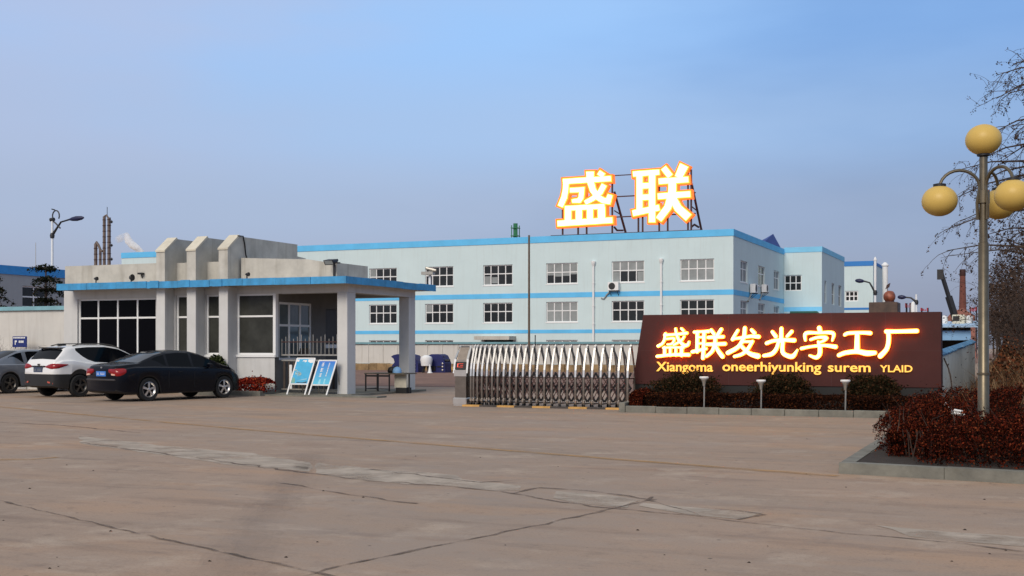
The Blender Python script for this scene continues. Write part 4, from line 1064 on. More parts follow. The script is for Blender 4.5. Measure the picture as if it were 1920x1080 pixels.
# the clipped front band (dark) and the red mass behind it
t = thing('red_hedge', 'rust red hedge filling the kerbed planter around the globe lamp', 'hedge', (xl+1.5,yf+2,.13))
p1, rs = field(95000, xl+.9, 3.2, yf+.36, yf+3.2, .46, 21, .18)
p1[:,1] += (p1[:,0]-xl)*uy*.9
p2, _ = field(48000, xl+.18, xl+2.1, yf+2.0, yf+8.0, .56, 22, .16)
p5, _ = field(26000, xl+.45, xl+1.2, yf+1.2, yf+2.6, .50, 25, .16)
quads('foliage', leaf_cloud(0, np.concatenate([p1,p2,p5]), .0145, rs), M['redhedge'], t)
st = MB()
for k in range(220):
    x = rs.uniform(xl+.7,2.6); y_ = rs.uniform(yf+.8,yf+3)+(x-xl)*uy*.9; st.tube([(x,y_,.1),(x+rs.normal(0,.08),y_+rs.normal(0,.08),.5)],[.010,.004],4)
for k in range(260):
    x = rs.uniform(xl+.35,2.6); y_ = rs.uniform(yf+1.0,yf+8)+(x-xl)*uy*.5; z_ = bank_h(x,y_)+.35
    st.tube([(x,y_,z_),(x+rs.normal(0,.05),y_+rs.normal(0,.05),z_+.14),(x+rs.normal(0,.1),y_+rs.normal(0,.1),z_+rs.uniform(.2,.42))],[.005,.004,.002],3)
build(st, 'stems', M['twig'], t)
p3, rs3 = field(46000, xl+1.75, 6, yf+3.2, 31, .38, 23, .2)
p4, rs4 = field(26000, xl+1.25, 9, 30, 62, .62, 24, .2)
sc_ = quads('dry_scrub', leaf_cloud(0, np.concatenate([p3,p4]), np.concatenate([np.full(len(p3),.030),np.full(len(p4),.055)]), rs3), M['scrub'])
def blades(n, pos, h, rs, lean=.5):
    pos = np.asarray(pos); n = len(pos); a = rs.uniform(0,2*np.pi,n); w = rs.uniform(.004,.010,n)*h/.4
    d = np.stack([np.cos(a)*w, np.sin(a)*w, np.zeros(n)],1); tp = pos+np.stack([rs.normal(0,lean*h,n), rs.normal(0,lean*h,n), h*rs.uniform(.5,1.3,n)],1)
    return np.stack([pos-d, pos+d, tp+d*.2, tp-d*.2],1).reshape(-1,3)
rsb = np.random.RandomState(77); nb = 9000
xb_ = rsb.uniform(xl+1.0,6,nb); yb_ = rsb.uniform(yf+3.5,40,nb); zb_ = np.array([bank_h(x,y) for x,y in zip(xb_,yb_)])+.2
gb = quads('dry_grass', blades(nb, np.stack([xb_,yb_,zb_],1), .42, rsb), leafmat('dry_grass_blade', [(0,(.05,.025,.012)),(.6,(.14,.07,.032)),(1,(.30,.20,.11))]))
tag(gb, kind='stuff', label='dry brown grass stalks standing in the scrub by the lamp', cat='grass')
tag(sc_, kind='stuff', label='dry rust brown scrub covering the bank along the boundary wall', cat='scrub')
# bent white pipe lying in the hedge
yq = 18.0; pts = [P(px,py,yq) for px,py in ((1771,756),(1779,767),(1786,774),(1800,777),(1811,780))]
m_ = MB(); m_.tube(pts, .024, 6); m_.tube([pts[2], P(1790,769,yq), P(1806,772,yq)], .02, 6); ob = build(m_, 'bent_pipe', M['white'], at=pts[2]); tag(ob, 'bent white pipe lying in the red shrubs left of the lamp pole', 'pipe')

# ================================================================== GLOBE LAMP
YL = 17.5; q = P(1844,650,YL); lx = q.x
lp = thing('globe_street_lamp', 'bronze street lamp with four yellow globes in the red hedge', 'street lamp', (lx,YL,.14))
zz = lambda py: P(1844,py,YL).z
m_ = MB(); m_.lathe((lx,YL,0), [(.16,.10),(.16,.16),(.075,.17),(.074,zz(700)),(.070,zz(699)),(.068,zz(455)),(.056,zz(454)),(.054,zz(295)),(.045,zz(294))], 18); build(m_, 'pole', M['pole'], lp, smooth=True)
m_ = MB(); m_.lathe((lx,YL,0), [(.074,zz(703)),(.086,zz(702.5)),(.086,zz(699)),(.072,zz(698.5))], 18); build(m_, 'collar', M['pole'], lp, smooth=True); m_ = MB(); m_.lathe((lx,YL,0), [(.056,zz(382)),(.082,zz(381)),(.082,zz(357)),(.056,zz(356))], 18); build(m_, 'collar', M['pole'], lp, smooth=True)
def globe(c, r, down):
    pr_ = []
    for k in range(15):
        a = math.pi*k/14; rr_ = r*math.sin(a)*1.02; h = -r*.90*math.cos(a)
        pr_.append((max(rr_,1e-5), h))
    m_ = MB(); m_.lathe(c, pr_, 24); g_ = build(m_, 'globe', M['globe'], lp, smooth='all')
    z_ = c[2]+(r*.86 if down else -r*.86); m_ = MB()
    m_.lathe((c[0],c[1],z_), [(.05,-.03),(.085,-.02),(.085,.03),(.04,.04)], 14); build(m_, 'globe_cap', M['dark'], g_, smooth=True)
globe((lx,YL,zz(262)), .232, False)
rad = P(1844+71,650,YL).x-lx
ring_z = zz(369)
def arm(ax, ay):
    dx, dy = ax-lx, ay-YL; L0 = math.hypot(dx,dy); dx /= L0; dy /= L0
    pts = []
    for k in range(13):
        a = math.pi*k/12; r = .5*L0; pts.append((lx+dx*(r-r*math.cos(a))*.93+dx*.05, YL+dy*(r-r*math.cos(a))*.93+dy*.05, zz(352)+math.sin(a)*.24))
    pts = [(lx+dx*.075,YL+dy*.075,zz(412)),(lx+dx*.085,YL+dy*.085,zz(380))] + pts
    pts.append((pts[-1][0],pts[-1][1],zz(352)))
    m_ = MB(); m_.tube(pts, .022, 8); build(m_, 'arm', M['pole'], lp, smooth=True)
    globe((pts[-1][0],pts[-1][1],zz(376)), .232, True)
cr = Vector((CT,ST,0)); cf = Vector((-ST,CT,0))
for angd in (175, 49, -73):
    v = cr*math.cos(R(angd))+cf*math.sin(R(angd)); rr_ = .57
    arm(lx+v.x*rr_, YL+v.y*rr_)
# ================================================================== CARS
def lerp(tab, s):
    xs_ = [t[0] for t in tab]; ys_ = [t[1] for t in tab]
    return float(np.interp(s, xs_, ys_))
def smoothtab(tab, n=200):
    """soften a profile by local averaging"""
    xs_ = np.linspace(tab[0][0], tab[-1][0], n); ys_ = np.interp(xs_, [t[0] for t in tab], [t[1] for t in tab])
    k = np.array([1,2,3,2,1])/9.0; yp = np.concatenate([[ys_[0]]*2, ys_, [ys_[-1]]*2]); ys2 = np.convolve(yp,k,'valid')
    ys2[0] = ys_[0]; ys2[-1] = ys_[-1]
    return list(zip(xs_, ys2))
def car(loc, rz, label, prm, group='cars parked beside the gatehouse'):
    """local axes: +x forward from the rear bumper, y left, z up"""
    t = thing(prm['kind'], label, 'car', loc, group, rz)
    L, W = prm['L'], prm['W']; top = smoothtab(prm['top']); belt = smoothtab(prm['belt']); plan = smoothtab(prm['plan'])
    wr, wx = prm['wr'], prm['wx']; glo = prm['low']
    st = sorted(set([0,.015,.04,.08]+[round(x,3) for x in np.arange(.12,L-.05,.06)]+[L-.08,L-.04,L-.015,L]+[b for g_ in prm['side'] for b in g_[:2]]+list(prm['rear'])+list(prm['front'])+[w+s*wr*1.12 for w in wx for s in (-1,1)]+[w+s*wr*.9 for w in wx for s in (-1,1)]))
    secs = []
    for s in st:
        w = lerp(plan, s); zt = lerp(top, s); zb = min(lerp(belt, s), zt-.015); zl = lerp(glo, s)
        ar = wr*1.12
        for x_ in wx:
            if abs(s-x_) < ar: zl = max(zl, wr+math.sqrt(max(0,ar*ar-(s-x_)**2))-.02)
        dz = zt-zb; wt = max(.1, w-.09-prm['tumble']*dz); k_ = min(1, dz/.3)
        mid = max(zl+.07, prm.get('mid',.52)); gf = lerp(prm['gf'], s); sill = prm.get('sill',.05); crease = max(mid+.03, zb-.13)
        secs.append([(0,zl),(w-.16,zl),(w-.03,zl+.012),(w-.005,zl+sill),(w,max(mid,zl+sill+.01)),(w+.004,crease),(w-.012,max(crease+.02,zb-.035)),(w-.055,zb),(w-.085,zb+.004),
                     (w-.085+(wt+.095-w)*gf, zb+.004+(zt-.075*k_-.008-zb)*gf),
                     (wt+.01,zt-.075*k_-.004),(wt-.055,zt-.03*k_),(wt-.17,zt-.006),(0,zt+.012)])
    K = len(secs[0])
    parts = {}
    def put(key, quad):
        parts.setdefault(key, []).append(quad)
    def pt(i, k, sg): y_, z_ = secs[i][k]; return (st[i], sg*y_, z_)
    def key_for(smid, k, zmid, sg):
        if k == 9 and any(a <= smid <= b for a,b in prm['side']): return 'side_window'+('R' if sg < 0 else 'L')
        if k in (11,12) and prm['rear'][0] <= smid <= prm['rear'][1]: return 'rear_window'
        if k in (11,12) and prm['front'][0] <= smid <= prm['front'][1]: return 'windscreen'
        if k <= 1: return 'underbody'
        if prm.get('clad'):
            if k == 2 or (smid < .62 and zmid < prm['clad']) or (smid > L-.3 and zmid < .5): return 'cladding'
            if k <= 4 and any(math.hypot(smid-x_, max(0,zmid-wr)) < wr*1.12+.10 for x_ in wx): return 'cladding'
        elif k <= 2: return 'cladding'
        return 'body'
    def halfw(s, z):
        i = min(range(len(st)), key=lambda q: abs(st[q]-s)); pr_ = secs[i][2:]
        return float(np.interp(z, [p_[1] for p_ in pr_], [p_[0] for p_ in pr_]))
    def srear(z):
        for i in range(len(st)):
            if secs[i][-1][1] >= z: 
                if i == 0: return 0.0
                z0_, z1_ = secs[i-1][-1][1], secs[i][-1][1]; return st[i-1]+(st[i]-st[i-1])*(z-z0_)/max(1e-6,z1_-z0_)
        return st[0]
    for i in range(len(st)-1):
        sm = (st[i]+st[i+1])/2
        for k in range(K-1):
            zmid = (secs[i][k][1]+secs[i+1][k][1]+secs[i][k+1][1]+secs[i+1][k+1][1])/4
            if abs(secs[i][k][1]-secs[i][k+1][1])+abs(secs[i][k][0]-secs[i][k+1][0]) < 1e-6: continue
            for sg in (-1,1):
                qd = [pt(i,k,sg),pt(i+1,k,sg),pt(i+1,k+1,sg),pt(i,k+1,sg)]
                put(key_for(sm,k,zmid,sg), qd if sg < 0 else qd[::-1])
    for i in (0,len(st)-1):
        for k in range(K-1):
            zmid = (secs[i][k][1]+secs[i][k+1][1])/2
            put('cladding' if zmid < prm.get('clad',0) else 'body', [pt(i,k,-1),pt(i,k,1),pt(i,k+1,1),pt(i,k+1,-1)])
    def mesh(key, name, m, parent, sm='x'):
        if key not in parts: return None
        vi = {}; mb = MB()
        for qd in parts[key]:
            idx = []
            for v in qd:
                kk = (round(v[0],4),round(v[1],4),round(v[2],4))
                if kk not in vi: vi[kk] = len(mb.v); mb.v.append(kk)
                if vi[kk] not in idx: idx.append(vi[kk])
            if len(idx) >= 3: mb.f.append(tuple(idx))
        return build(mb, name, m, parent, smooth=sm, local=True)
    body = mesh('body', 'body', prm['paint'], t)
    mesh('cladding', 'lower_cladding', prm.get('cladmat', M['black']), t)
    mesh('underbody', 'underbody', M['black'], t)
    mesh('side_windowL', 'side_window', M['carglass'], t); mesh('side_windowR', 'side_window', M['carglass'], t); mesh('rear_window', 'rear_window', prm.get('rearglass', M['carglass']), t); mesh('windscreen', 'windscreen', M['carglass'], t)
    def lbuild(m_, n, mt, par, **k): return build(m_, n, mt, par, local=True, **k)
    # inside of the wheel wells
    m_ = MB(); m_.box((wx[0]-wr*1.4,-W/2+.24,.34),(wx[1]+wr*1.4,W/2-.24,.62)); lbuild(m_, 'floor_pan', M['black'], t)
    # wheels
    for x_ in wx:
        for sg in (-1,1):
            yo = sg*(W/2-.015); yi = sg*(W/2-.22)
            m_ = MB(); pr_ = [(wr*.60,yi),(wr*.90,yi),(wr*.985,yi+sg*.02),(wr,yi+sg*.05),(wr,yo-sg*.05),(wr*.985,yo-sg*.02),(wr*.93,yo-sg*.004),(wr*.66,yo-sg*.012),(wr*.62,yo-sg*.05)]
            m_.lathe((x_,0,wr), pr_, 28, 'y', cap=False); wh = lbuild(m_, 'wheel', M['tyre'], t, smooth=True)
            rm = MB(); ym = yo-sg*.018
            rm.lathe((x_,0,wr), [(wr*.56,ym-sg*.05),(wr*.665,ym-sg*.012),(wr*.68,ym+sg*.004),(wr*.64,ym+sg*.006),(wr*.58,ym-sg*.02)], 28, 'y', cap=False)
            for q in range(5):
                an = q*2*math.pi/5+.3
                c, s_ = math.cos(an), math.sin(an); r0, r1 = wr*.10, wr*.60; wd0, wd1 = wr*.07, wr*.10
                vs = []
                for (rr_, wd, yy) in ((r0,wd0,ym-sg*.0),(r1,wd1,ym-sg*.004)):
                    for e in (-1,1):
                        vs.append((x_+c*rr_-s_*wd*e, yy, wr+s_*rr_+c*wd*e))
                b0 = [vs[0],vs[1],vs[3],vs[2]]; rm.prism(b0, (0,-sg*.025,0))
            rm.lathe((x_,0,wr), [(.002,ym+sg*.012),(wr*.15,ym+sg*.008),(wr*.18,ym-sg*.02)], 12, 'y', cap=False)
            lbuild(rm, 'rim', prm['rim'], wh, smooth=True)
            dk = MB(); dk.lathe((x_,0,wr), [(.002,ym-sg*.055),(wr*.62,ym-sg*.055)], 20, 'y'); lbuild(dk, 'brake_disc', M['dark'], wh)
    # tail lamps, plate, trims
    for sg in (-1,1):
        m_ = MB(); b0 = 0; cl = prm['lamp']; rows_ = []
        for (kd, v, z1_, z0_) in cl:
            row = []
            for f_ in (0,.25,.5,.75,1):
                z_ = z0_+(z1_-z0_)*f_; bul = .016*math.sin(math.pi*f_)
                if kd == 'r': row.append((srear(z_)-.010-bul, sg*v, z_))
                else:
                    sv = max(v, srear(z_)+.002); row.append((sv-.006-bul*.4, sg*(halfw(sv,z_)+.008+bul), z_))
            rows_.append(row)
        for row in rows_: m_.v += row
        for a_ in range(len(rows_)-1):
            for b_ in range(4): m_.f.append((a_*5+b_, (a_+1)*5+b_, (a_+1)*5+b_+1, a_*5+b_+1))
        n0_ = len(m_.v); ring = [a_*5 for a_ in range(len(rows_))]+[(len(rows_)-1)*5+b_ for b_ in range(1,5)]+[a_*5+4 for a_ in range(len(rows_)-2,-1,-1)]+[b_ for b_ in (3,2,1)]
        for q in ring: v_ = m_.v[q]; m_.v.append((v_[0]+.06, v_[1]-sg*.05, v_[2]))
        for q in range(len(ring)): m_.f.append((ring[q], ring[(q+1)%len(ring)], n0_+(q+1)%len(ring), n0_+q))
        lm = lbuild(m_, 'tail_lamp', M['redlamp'], t, smooth=True)
        if prm.get('reflector') and sg == -1 or prm.get('reflector') == 'both':
            m_ = MB(); (s0,y0,z0,s1,y1,z1,hh) = prm['refl']
            m_.prism([(s0,sg*y0,z0-hh/2),(s1,sg*y1,z1-hh/2),(s1,sg*y1,z1+hh/2),(s0,sg*y0,z0+hh/2)], (.05,0,0)); lbuild(m_, 'lamp_insert', prm['reflm'], lm)
    x_, z_, wd, hh, pm_ = prm['plate']
    m_ = MB(); m_.cbox((x_-.012,-wd/2,z_),(x_+.02,wd/2,z_+hh),.004); pl_ = lbuild(m_, 'number_plate', pm_, t)
    m_ = MB(); rnd = random.Random(4)
    for q in range(7):
        y_ = wd/2-.035-q*(wd-.07)/7-.012
        if q == 2: continue
        m_.bar((x_-.014,y_,z_+hh*.25),(x_-.014,y_-.01,z_+hh*.75),.012,.004,up=(1,0,0)); m_.bar((x_-.014,y_-.03,z_+hh*(.3+.3*rnd.random())),(x_-.014,y_,z_+hh*(.5)),.012,.004,up=(1,0,0))
    lbuild(m_, 'plate_characters', prm.get('platec', M['white']), pl_)
    for nm,a_,b_,mt in prm.get('trim', ()):
        m_ = MB(); m_.cbox(a_,b_,.006); lbuild(m_, nm, mt, t)
    # door handles, shut lines, mirrors
    if prm.get('rails'):
        for sg in (-1,1):
            m_ = MB(); pts = []
            for q in range(9):
                s = .85+1.75*q/8; pts.append((s, sg*(halfw(s,lerp(top,s)-.03)-.03), lerp(top,s)+(.0 if q in (0,8) else .028)))
            m_.tube(pts, .018, 6); lbuild(m_, 'roof_rail', M['alloyd'], t, smooth=True)
    for sg in (-1,1):
        for s in prm['handles']:
            w = lerp(plan,s); m_ = MB(); z_ = lerp(belt,s)-.16; m_.cbox((s,sg*(w+.002),z_),(s+.17,sg*(w+.03),z_+.025),.006); lbuild(m_, 'door_handle', prm.get('handlem', prm['paint']), t)
        m_ = MB()
        for s in prm['seams']:
            pts = [(s+dx, sg*(lerp(plan,s)+.0035+off), z_) for dx,z_,off in ((0,.36,.0),(0,.6,.001),(.0,lerp(belt,s)-.13,.004))]
            m_.bar(pts[0],pts[1],.010,.004,up=(0,1,0)); m_.bar(pts[1],pts[2],.010,.004,up=(0,1,0))
        lbuild(m_, 'door_seam', M['black'], t)
        s = prm['mirror']; w = lerp(plan,s); zb = lerp(belt,s)
        m_ = MB(); m_.cbox((s,sg*(w-.06),zb+.0),(s+.12,sg*(w+.16),zb+.13),.035); lbuild(m_, 'mirror', prm['paint'], t)
    return t
def carpaint(n, c, rough=.2, var=0.0, coat=1.0, metal=0.0, spec=None): return mat(n, c, rough, metal, var=var, scale=3, coat=coat, spec=spec)
M['carglass'] = mat('tinted_car_glass', (.003,.004,.006), .05, var=0, spec=.12)
M['rearglass'] = mat('sedan_rear_glass', (.012,.016,.022), .06, var=0, spec=.9)
M['reflrl'] = emis('bright_lamp_reflection', (1.0,.62,.5), .55)
M['lampw'] = mat('clear_lamp_lens', (.75,.45,.36), .1, var=.1)
sedan = dict(kind='sedan_car', L=4.54, W=1.76, wr=.335, wx=(.98,3.70), tumble=.42, low=[(0,.30),(.15,.24),(.6,.20),(4.2,.20),(4.54,.28)],
  top=[(0,.93),(.03,1.02),(.35,1.075),(.70,1.10),(1.0,1.22),(1.35,1.345),(1.75,1.425),(2.15,1.455),(2.6,1.435),(2.95,1.36),(3.35,1.20),(3.75,1.02),(4.05,.95),(4.3,.84),(4.46,.70),(4.54,.55)],
  belt=[(0,.90),(.5,.985),(1.2,.99),(2.5,.955),(3.5,.925),(4.0,.86),(4.35,.70),(4.54,.50)],
  plan=[(0,.66),(.05,.74),(.2,.815),(.6,.865),(1.2,.88),(3.5,.88),(4.0,.855),(4.3,.77),(4.46,.66),(4.54,.50)],
  side=((1.18,1.62),(1.70,2.52),(2.60,3.28)), rear=(.74,1.62), front=(2.92,3.62), paint=carpaint('midnight_car_paint', (.0015,.002,.005), .22, coat=.06, spec=.22), rim=M['alloy'],
  rearglass=M['rearglass'], lamp=[('r',.36,.925,.83),('r',.50,.93,.775),('r',.64,.93,.735),('c',.03,.935,.73),('c',.08,.94,.735),('c',.16,.945,.77),('c',.24,.945,.83)], gf=[(0,0),(1.1,.95),(1.2,.8),(1.5,.15),(1.62,.03),(4.6,.03)], reflector='both', refl=(-.032,.50,.775,-.028,.655,.765,.045), reflm=M['lampw'],
  plate=(-.005,.72,.44,.14,M['platebl']), trim=(('bumper_strip',(-.03,-.66,.60),(.02,.66,.645),carpaint('bumper_gloss',(.02,.02,.024),.12)),('boot_badge',(-.008,-.03,.945),(.02,.03,.985),M['alloy']),),
  handles=(1.95,2.85), seams=(1.64,2.56,3.42), mirror=3.02)
suv = dict(kind='suv_car', L=4.42, W=1.86, wr=.355, wx=(.90,3.54), tumble=.34, low=[(0,.36),(.2,.30),(.7,.26),(4.0,.26),(4.42,.34)], clad=.72,
  top=[(0,.86),(.02,.98),(.06,1.10),(.16,1.20),(.44,1.50),(.50,1.575),(.75,1.62),(1.3,1.665),(2.0,1.67),(2.5,1.60),(2.85,1.46),(3.4,1.14),(3.7,1.06),(4.1,.98),(4.3,.86),(4.42,.62)],
  belt=[(0,.84),(.06,1.06),(.3,1.17),(.7,1.18),(1.1,1.10),(2.6,1.03),(3.4,1.0),(3.9,.93),(4.3,.75),(4.42,.55)],
  plan=[(0,.70),(.05,.77),(.2,.84),(.6,.895),(1.1,.915),(3.4,.915),(3.9,.89),(4.2,.80),(4.42,.58)],
  side=((.86,3.0),), rear=(.16,.46), front=(2.55,3.3), paint=carpaint('pearl_white_paint', (.80,.79,.77), .25), rim=M['alloyd'], cladmat=mat('grey_black_cladding',(.018,.018,.018),.5,var=.1),
  lamp=[('r',.36,.985,.955),('r',.48,1.03,.93),('r',.60,1.06,.91),('r',.70,1.07,.905),('c',.08,1.07,.91),('c',.16,1.065,.925),('c',.26,1.06,.95),('c',.36,1.055,.985),('c',.46,1.045,1.02)], gf=[(0,0),(.8,.98),(.9,.72),(1.05,.42),(1.25,.18),(1.5,.04),(4.5,.03)], mid=.735, sill=.16, reflector='both', refl=(-.018,.50,.49,.02,.72,.45,.05), reflm=mat('bumper_reflector',(.5,.10,.07),.2,var=.1),
  plate=(-.002,.80,.46,.15,mat('shaded_number_plate',(.045,.065,.12),.5,var=.1)), platec=M['blind'],
  trim=(('plate_garnish',(-.02,-.33,.965),(.04,.33,1.0),M['black']),('badge',(-.0,-.05,1.01),(.05,.05,1.06),M['alloyd']),('rear_spoiler',(.40,-.56,1.545),(.60,.56,1.58),M['black']),('roof_antenna',(.72,-.05,1.63),(.98,.05,1.70),M['black'])),
  rails=True, handles=(1.62,2.42), seams=(1.45,2.2,3.2), mirror=2.85)
hatch = dict(sedan); hatch.update(kind='sedan_car', paint=carpaint('grey_blue_car_paint',(.17,.19,.225),.3,metal=.4), rim=M['alloyd'], rear=(.62,1.45), rearglass=M['carglass'],
  top=[(0,.92),(.03,1.03),(.3,1.09),(.6,1.12),(.95,1.27),(1.35,1.42),(1.8,1.485),(2.3,1.49),(2.7,1.44),(3.1,1.30),(3.7,1.03),(4.05,.95),(4.3,.84),(4.46,.70),(4.54,.55)], side=((1.02,1.55),(1.70,2.52),(2.60,3.28)),
  plate=(-.005,.72,.44,.14,M['platebl']))
def place(prm, px, py, phi, label, k=1.0):
    """rear right wheel on the ground at pixel px,py; phi = heading from +X"""
    g_ = G(px,py); ph = R(phi); lx_, ly_ = prm['wx'][0]*k, -prm['W']/2*k
    o = car((g_.x-(lx_*math.cos(ph)-ly_*math.sin(ph)), g_.y-(lx_*math.sin(ph)+ly_*math.cos(ph)), 0), ph, label, prm)
    o.scale = (k,k,k); return o
place(sedan, 281, 752.5, 77, 'black four door sedan with silver wheels, nearest parked car', 1.03)
place(suv, 152, 744.5, 79, 'white SUV with black lower cladding between the two sedans', 1.0)
place(hatch, 20, 738, 80, 'grey sedan cut off by the left photo edge beside the white SUV', 1.02)

# ================================================================== POSTER STANDS, TABLE
def poster_mat_plain(n, c): return mat(n, c, .45, var=.12, scale=3)
def stand(px0, px1, pyb, pyt, label, kind):
    Y0 = 32.85; x0, x1 = P(px0,650,Y0).x, P(px1,650,Y0).x; h = P(px0,pyt,Y0).z+.02
    t = thing('poster_stand', label, 'poster stand', ((x0+x1)/2,Y0,.05), 'poster stands in the porch')
    lean = .34; dxl = .18
    def F(u, z, n=0.0):            # u across, z height
        k = z/h; return Vector((x0+(x1-x0)*u+dxl*k*1.0, Y0+lean*k-n, .05+z))
    zb = h*.29
    m_ = MB()
    for u in (0,1): m_.bar(F(u,0),F(u,h),.045,.03,up=(0,1,0))
    m_.bar(F(0,h),F(1,h),.045,.03,up=(0,1,0)); m_.bar(F(0,zb),F(1,zb),.045,.03,up=(0,1,0)); build(m_, 'frame', M['white'], t)
    m_ = MB()
    for u in (0.04,.96): 
        a_ = F(u,h*.95,-.03); m_.bar(a_,(a_.x-.05,Y0+.72,.05),.03,.02)
    build(m_, 'rear_leg', M['galv'], t)
    m_ = MB(); m_.prism([F(.03,zb+.02,.006),F(.97,zb+.02,.006),F(.97,h-.02,.006),F(.03,h-.02,.006)], (0,.012,.002)); bd = build(m_, 'poster', None, t)
    H0 = zb+.02; HH = h-.04-zb
    def blob(poly, mt, name, off=.009):
        m_ = MB()
        for pg in poly: m_.prism([F(.03+.94*u,H0+HH*v,off) for u,v in pg], (0,.001,0))
        build(m_, name, mt, bd)
    if kind == 0:
        bd.data.materials.append(poster_mat_plain('poster_sky_blue',(.06,.42,.70)))
        blob([[(.0,.90),(.12,.88),(.14,.97),(.0,.98)],[(.35,.88),(.42,.92),(.50,.86),(.60,.9),(.58,.95),(.36,.95)],[(.66,.9),(.82,.84),(.98,.85),(.98,.99),(.66,.98)]], M['white'], 'poster_header')
        rr_ = random.Random(3); tre = []
        for k in range(26):
            a_ = rr_.uniform(0,1); u = .04+a_*.42; v = .30+ (1-a_)*.26*rr_.random()+.08*rr_.random(); s = .03+.03*rr_.random()
            tre.append([(u-s,v),(u,v-s*.5),(u+s*1.5,v+s*.35),(u,v+s*.7)])
        blob(tre[:13], mat('poster_pale_foliage',(.24,.47,.60),.5), 'poster_picture', .0092); blob(tre[13:], mat('poster_pale_foliage_light',(.42,.55,.52),.5), 'poster_picture', .0105)
        blob([[(.02,.02),(.24,.02),(.20,.16),(.10,.25),(.02,.22)]], mat('poster_green',(.20,.42,.34),.5), 'poster_picture', .0096)
        blob([[(.32,.03),(.92,.03),(.92,.09),(.7,.05),(.32,.055)]], M['dark'], 'poster_picture', .0115)
        blob([[(.28,.10),(.9,.16),(.88,.22),(.6,.17)]], mat('poster_light_band',(.25,.55,.72),.5), 'poster_picture', .012)
    else:
        m = bpy.data.materials.new('poster_two_tone'); m.use_nodes = True; N, L = nt(m)
        tcx = N.new('ShaderNodeTexCoord'); sp_ = N.new('ShaderNodeSeparateXYZ'); L.new(tcx.outputs['Object'], sp_.inputs[0]); rp = N.new('ShaderNodeMapRange'); rp.inputs[1].default_value = .4; rp.inputs[2].default_value = h
        L.new(sp_.outputs['Z'], rp.inputs[0]); mx = N.new('ShaderNodeMixRGB'); mx.inputs[1].default_value = (.10,.50,.70,1); mx.inputs[2].default_value = (.02,.15,.60,1); L.new(rp.outputs[0], mx.inputs[0]); L.new(mx.outputs[0], N['Principled BSDF'].inputs['Base Color'])
        bd.data.materials.append(m)
        def mark(u, v, s, sd):      # small illegible block character made of a few strokes
            rr_ = random.Random(sd); o_ = []
            for q in range(3):
                vv = v+s*(.8-.7*q/2); o_.append([(u-s*.42,vv),(u+s*.42,vv+s*.06),(u+s*.42,vv+s*.2),(u-s*.42,vv+s*.14)])
            uu = u+rr_.uniform(-.15,.15)*s; o_.append([(uu-.05*s-.012,v),(uu+.08*s,v),(uu+.08*s,v+s),(uu-.05*s-.012,v+s)])
            return o_
        def seq(lst, name):
            for k,(u,v,s) in enumerate(lst):
                for q, pg in enumerate(mark(u,v,s,k)): blob([pg], M['white'], name, .0085+.0003*(q+1))
        m_ = MB()
        allp = []
        for k,(u,v,s) in enumerate([(.28,.76,.17),(.30,.53,.17),(.31,.31,.16)]+[(.66,.84-.10*i,.085) for i in range(6)]):
            allp += mark(u,v,s,k)
        for k, pg in enumerate(allp):
            m_.prism([F(.03+.94*u_,H0+HH*v_,.0085+.0004*(k%4)) for u_,v_ in pg], (0,.0003,0))
        build(m_, 'poster_characters', M['white'], bd)
        blob([[(.30,.02),(.45,.02),(.42,.22),(.33,.22)],[(.62,.02),(.72,.02),(.70,.24),(.62,.24)]], mat('poster_cyan',(.30,.66,.80),.5), 'poster_picture', .0083)
    return t
stand(538, 571.5, 743, 676, 'poster stand with sky and tree picture, left of the two', 0)
stand(579, 612, 745, 680, 'poster stand with blue poster and vertical white characters', 1)
# tall thin frame table at the porch corner
Yt = 36.2; x0, x1 = P(694,650,Yt).x, P(766,650,Yt).x; zt_ = P(720,699,Yt).z
tb_ = thing('inspection_table', 'dark thin framed metal table beside the rear porch column', 'table', (x0,Yt,0.0))
m_ = MB(); m_.cbox((x0-.04,Yt-.35,zt_-.04),(x1+.03,Yt+.55,zt_),.008); build(m_, 'table_top', mat('worn_table_top',(.10,.085,.06),.6,var=.2), tb_)
xm = P(738,650,Yt).x; xq = P(717,650,Yt).x
for (x,y_) in ((x0,Yt-.3),(xq,Yt-.3),(xm,Yt-.3),(x0,Yt+.5),(x1-.03,Yt+.1)):
    m_ = MB(); m_.bar((x,y_,0),(x,y_,zt_-.04),.04,.04); build(m_, 'leg', M['dark'], tb_)
m_ = MB(); m_.bar((x0,Yt-.3,.16),(xm,Yt-.3,.16),.025,.025); m_.bar((x0,Yt-.3,.16),(x0,Yt+.5,.16),.025,.025); m_.bar((x0,Yt-.3,zt_-.1),(xm,Yt-.3,zt_-.1),.03,.06); build(m_, 'rail', M['dark'], tb_)
m_ = MB(); m_.box((xm+.06,Yt-.05,.2),(x1-.06,Yt-.02,zt_-.05)); build(m_, 'side_panel', mat('cream_panel',(.50,.47,.38),.7,var=.15), tb_)
m_ = MB(); m_.box((xm+.12,Yt-.06,.0),(x1-.05,Yt+.3,.2)); build(m_, 'base_box', M['black'], tb_)
m_ = MB(); q = P(735,694,Yt); m_.lathe((q.x,Yt,zt_), [(.13,0),(.16,.08),(.12,.18),(.03,.22)], 12); ob = build(m_, 'bag', M['black'], at=(q.x,Yt,zt_), smooth=True); tag(ob, 'small dark bag on the metal table', 'bag')
m_ = MB(); q = P(745,694,Yt); m_.lathe((q.x+.02,Yt-.05,zt_), [(.15,0),(.155,.06),(.13,.15),(.07,.2),(.002,.22)], 14); ob = build(m_, 'hard_hat', M['ltblue'], at=(q.x,Yt,zt_), smooth=True); tag(ob, 'pale blue hard hat on the metal table', 'hard hat')

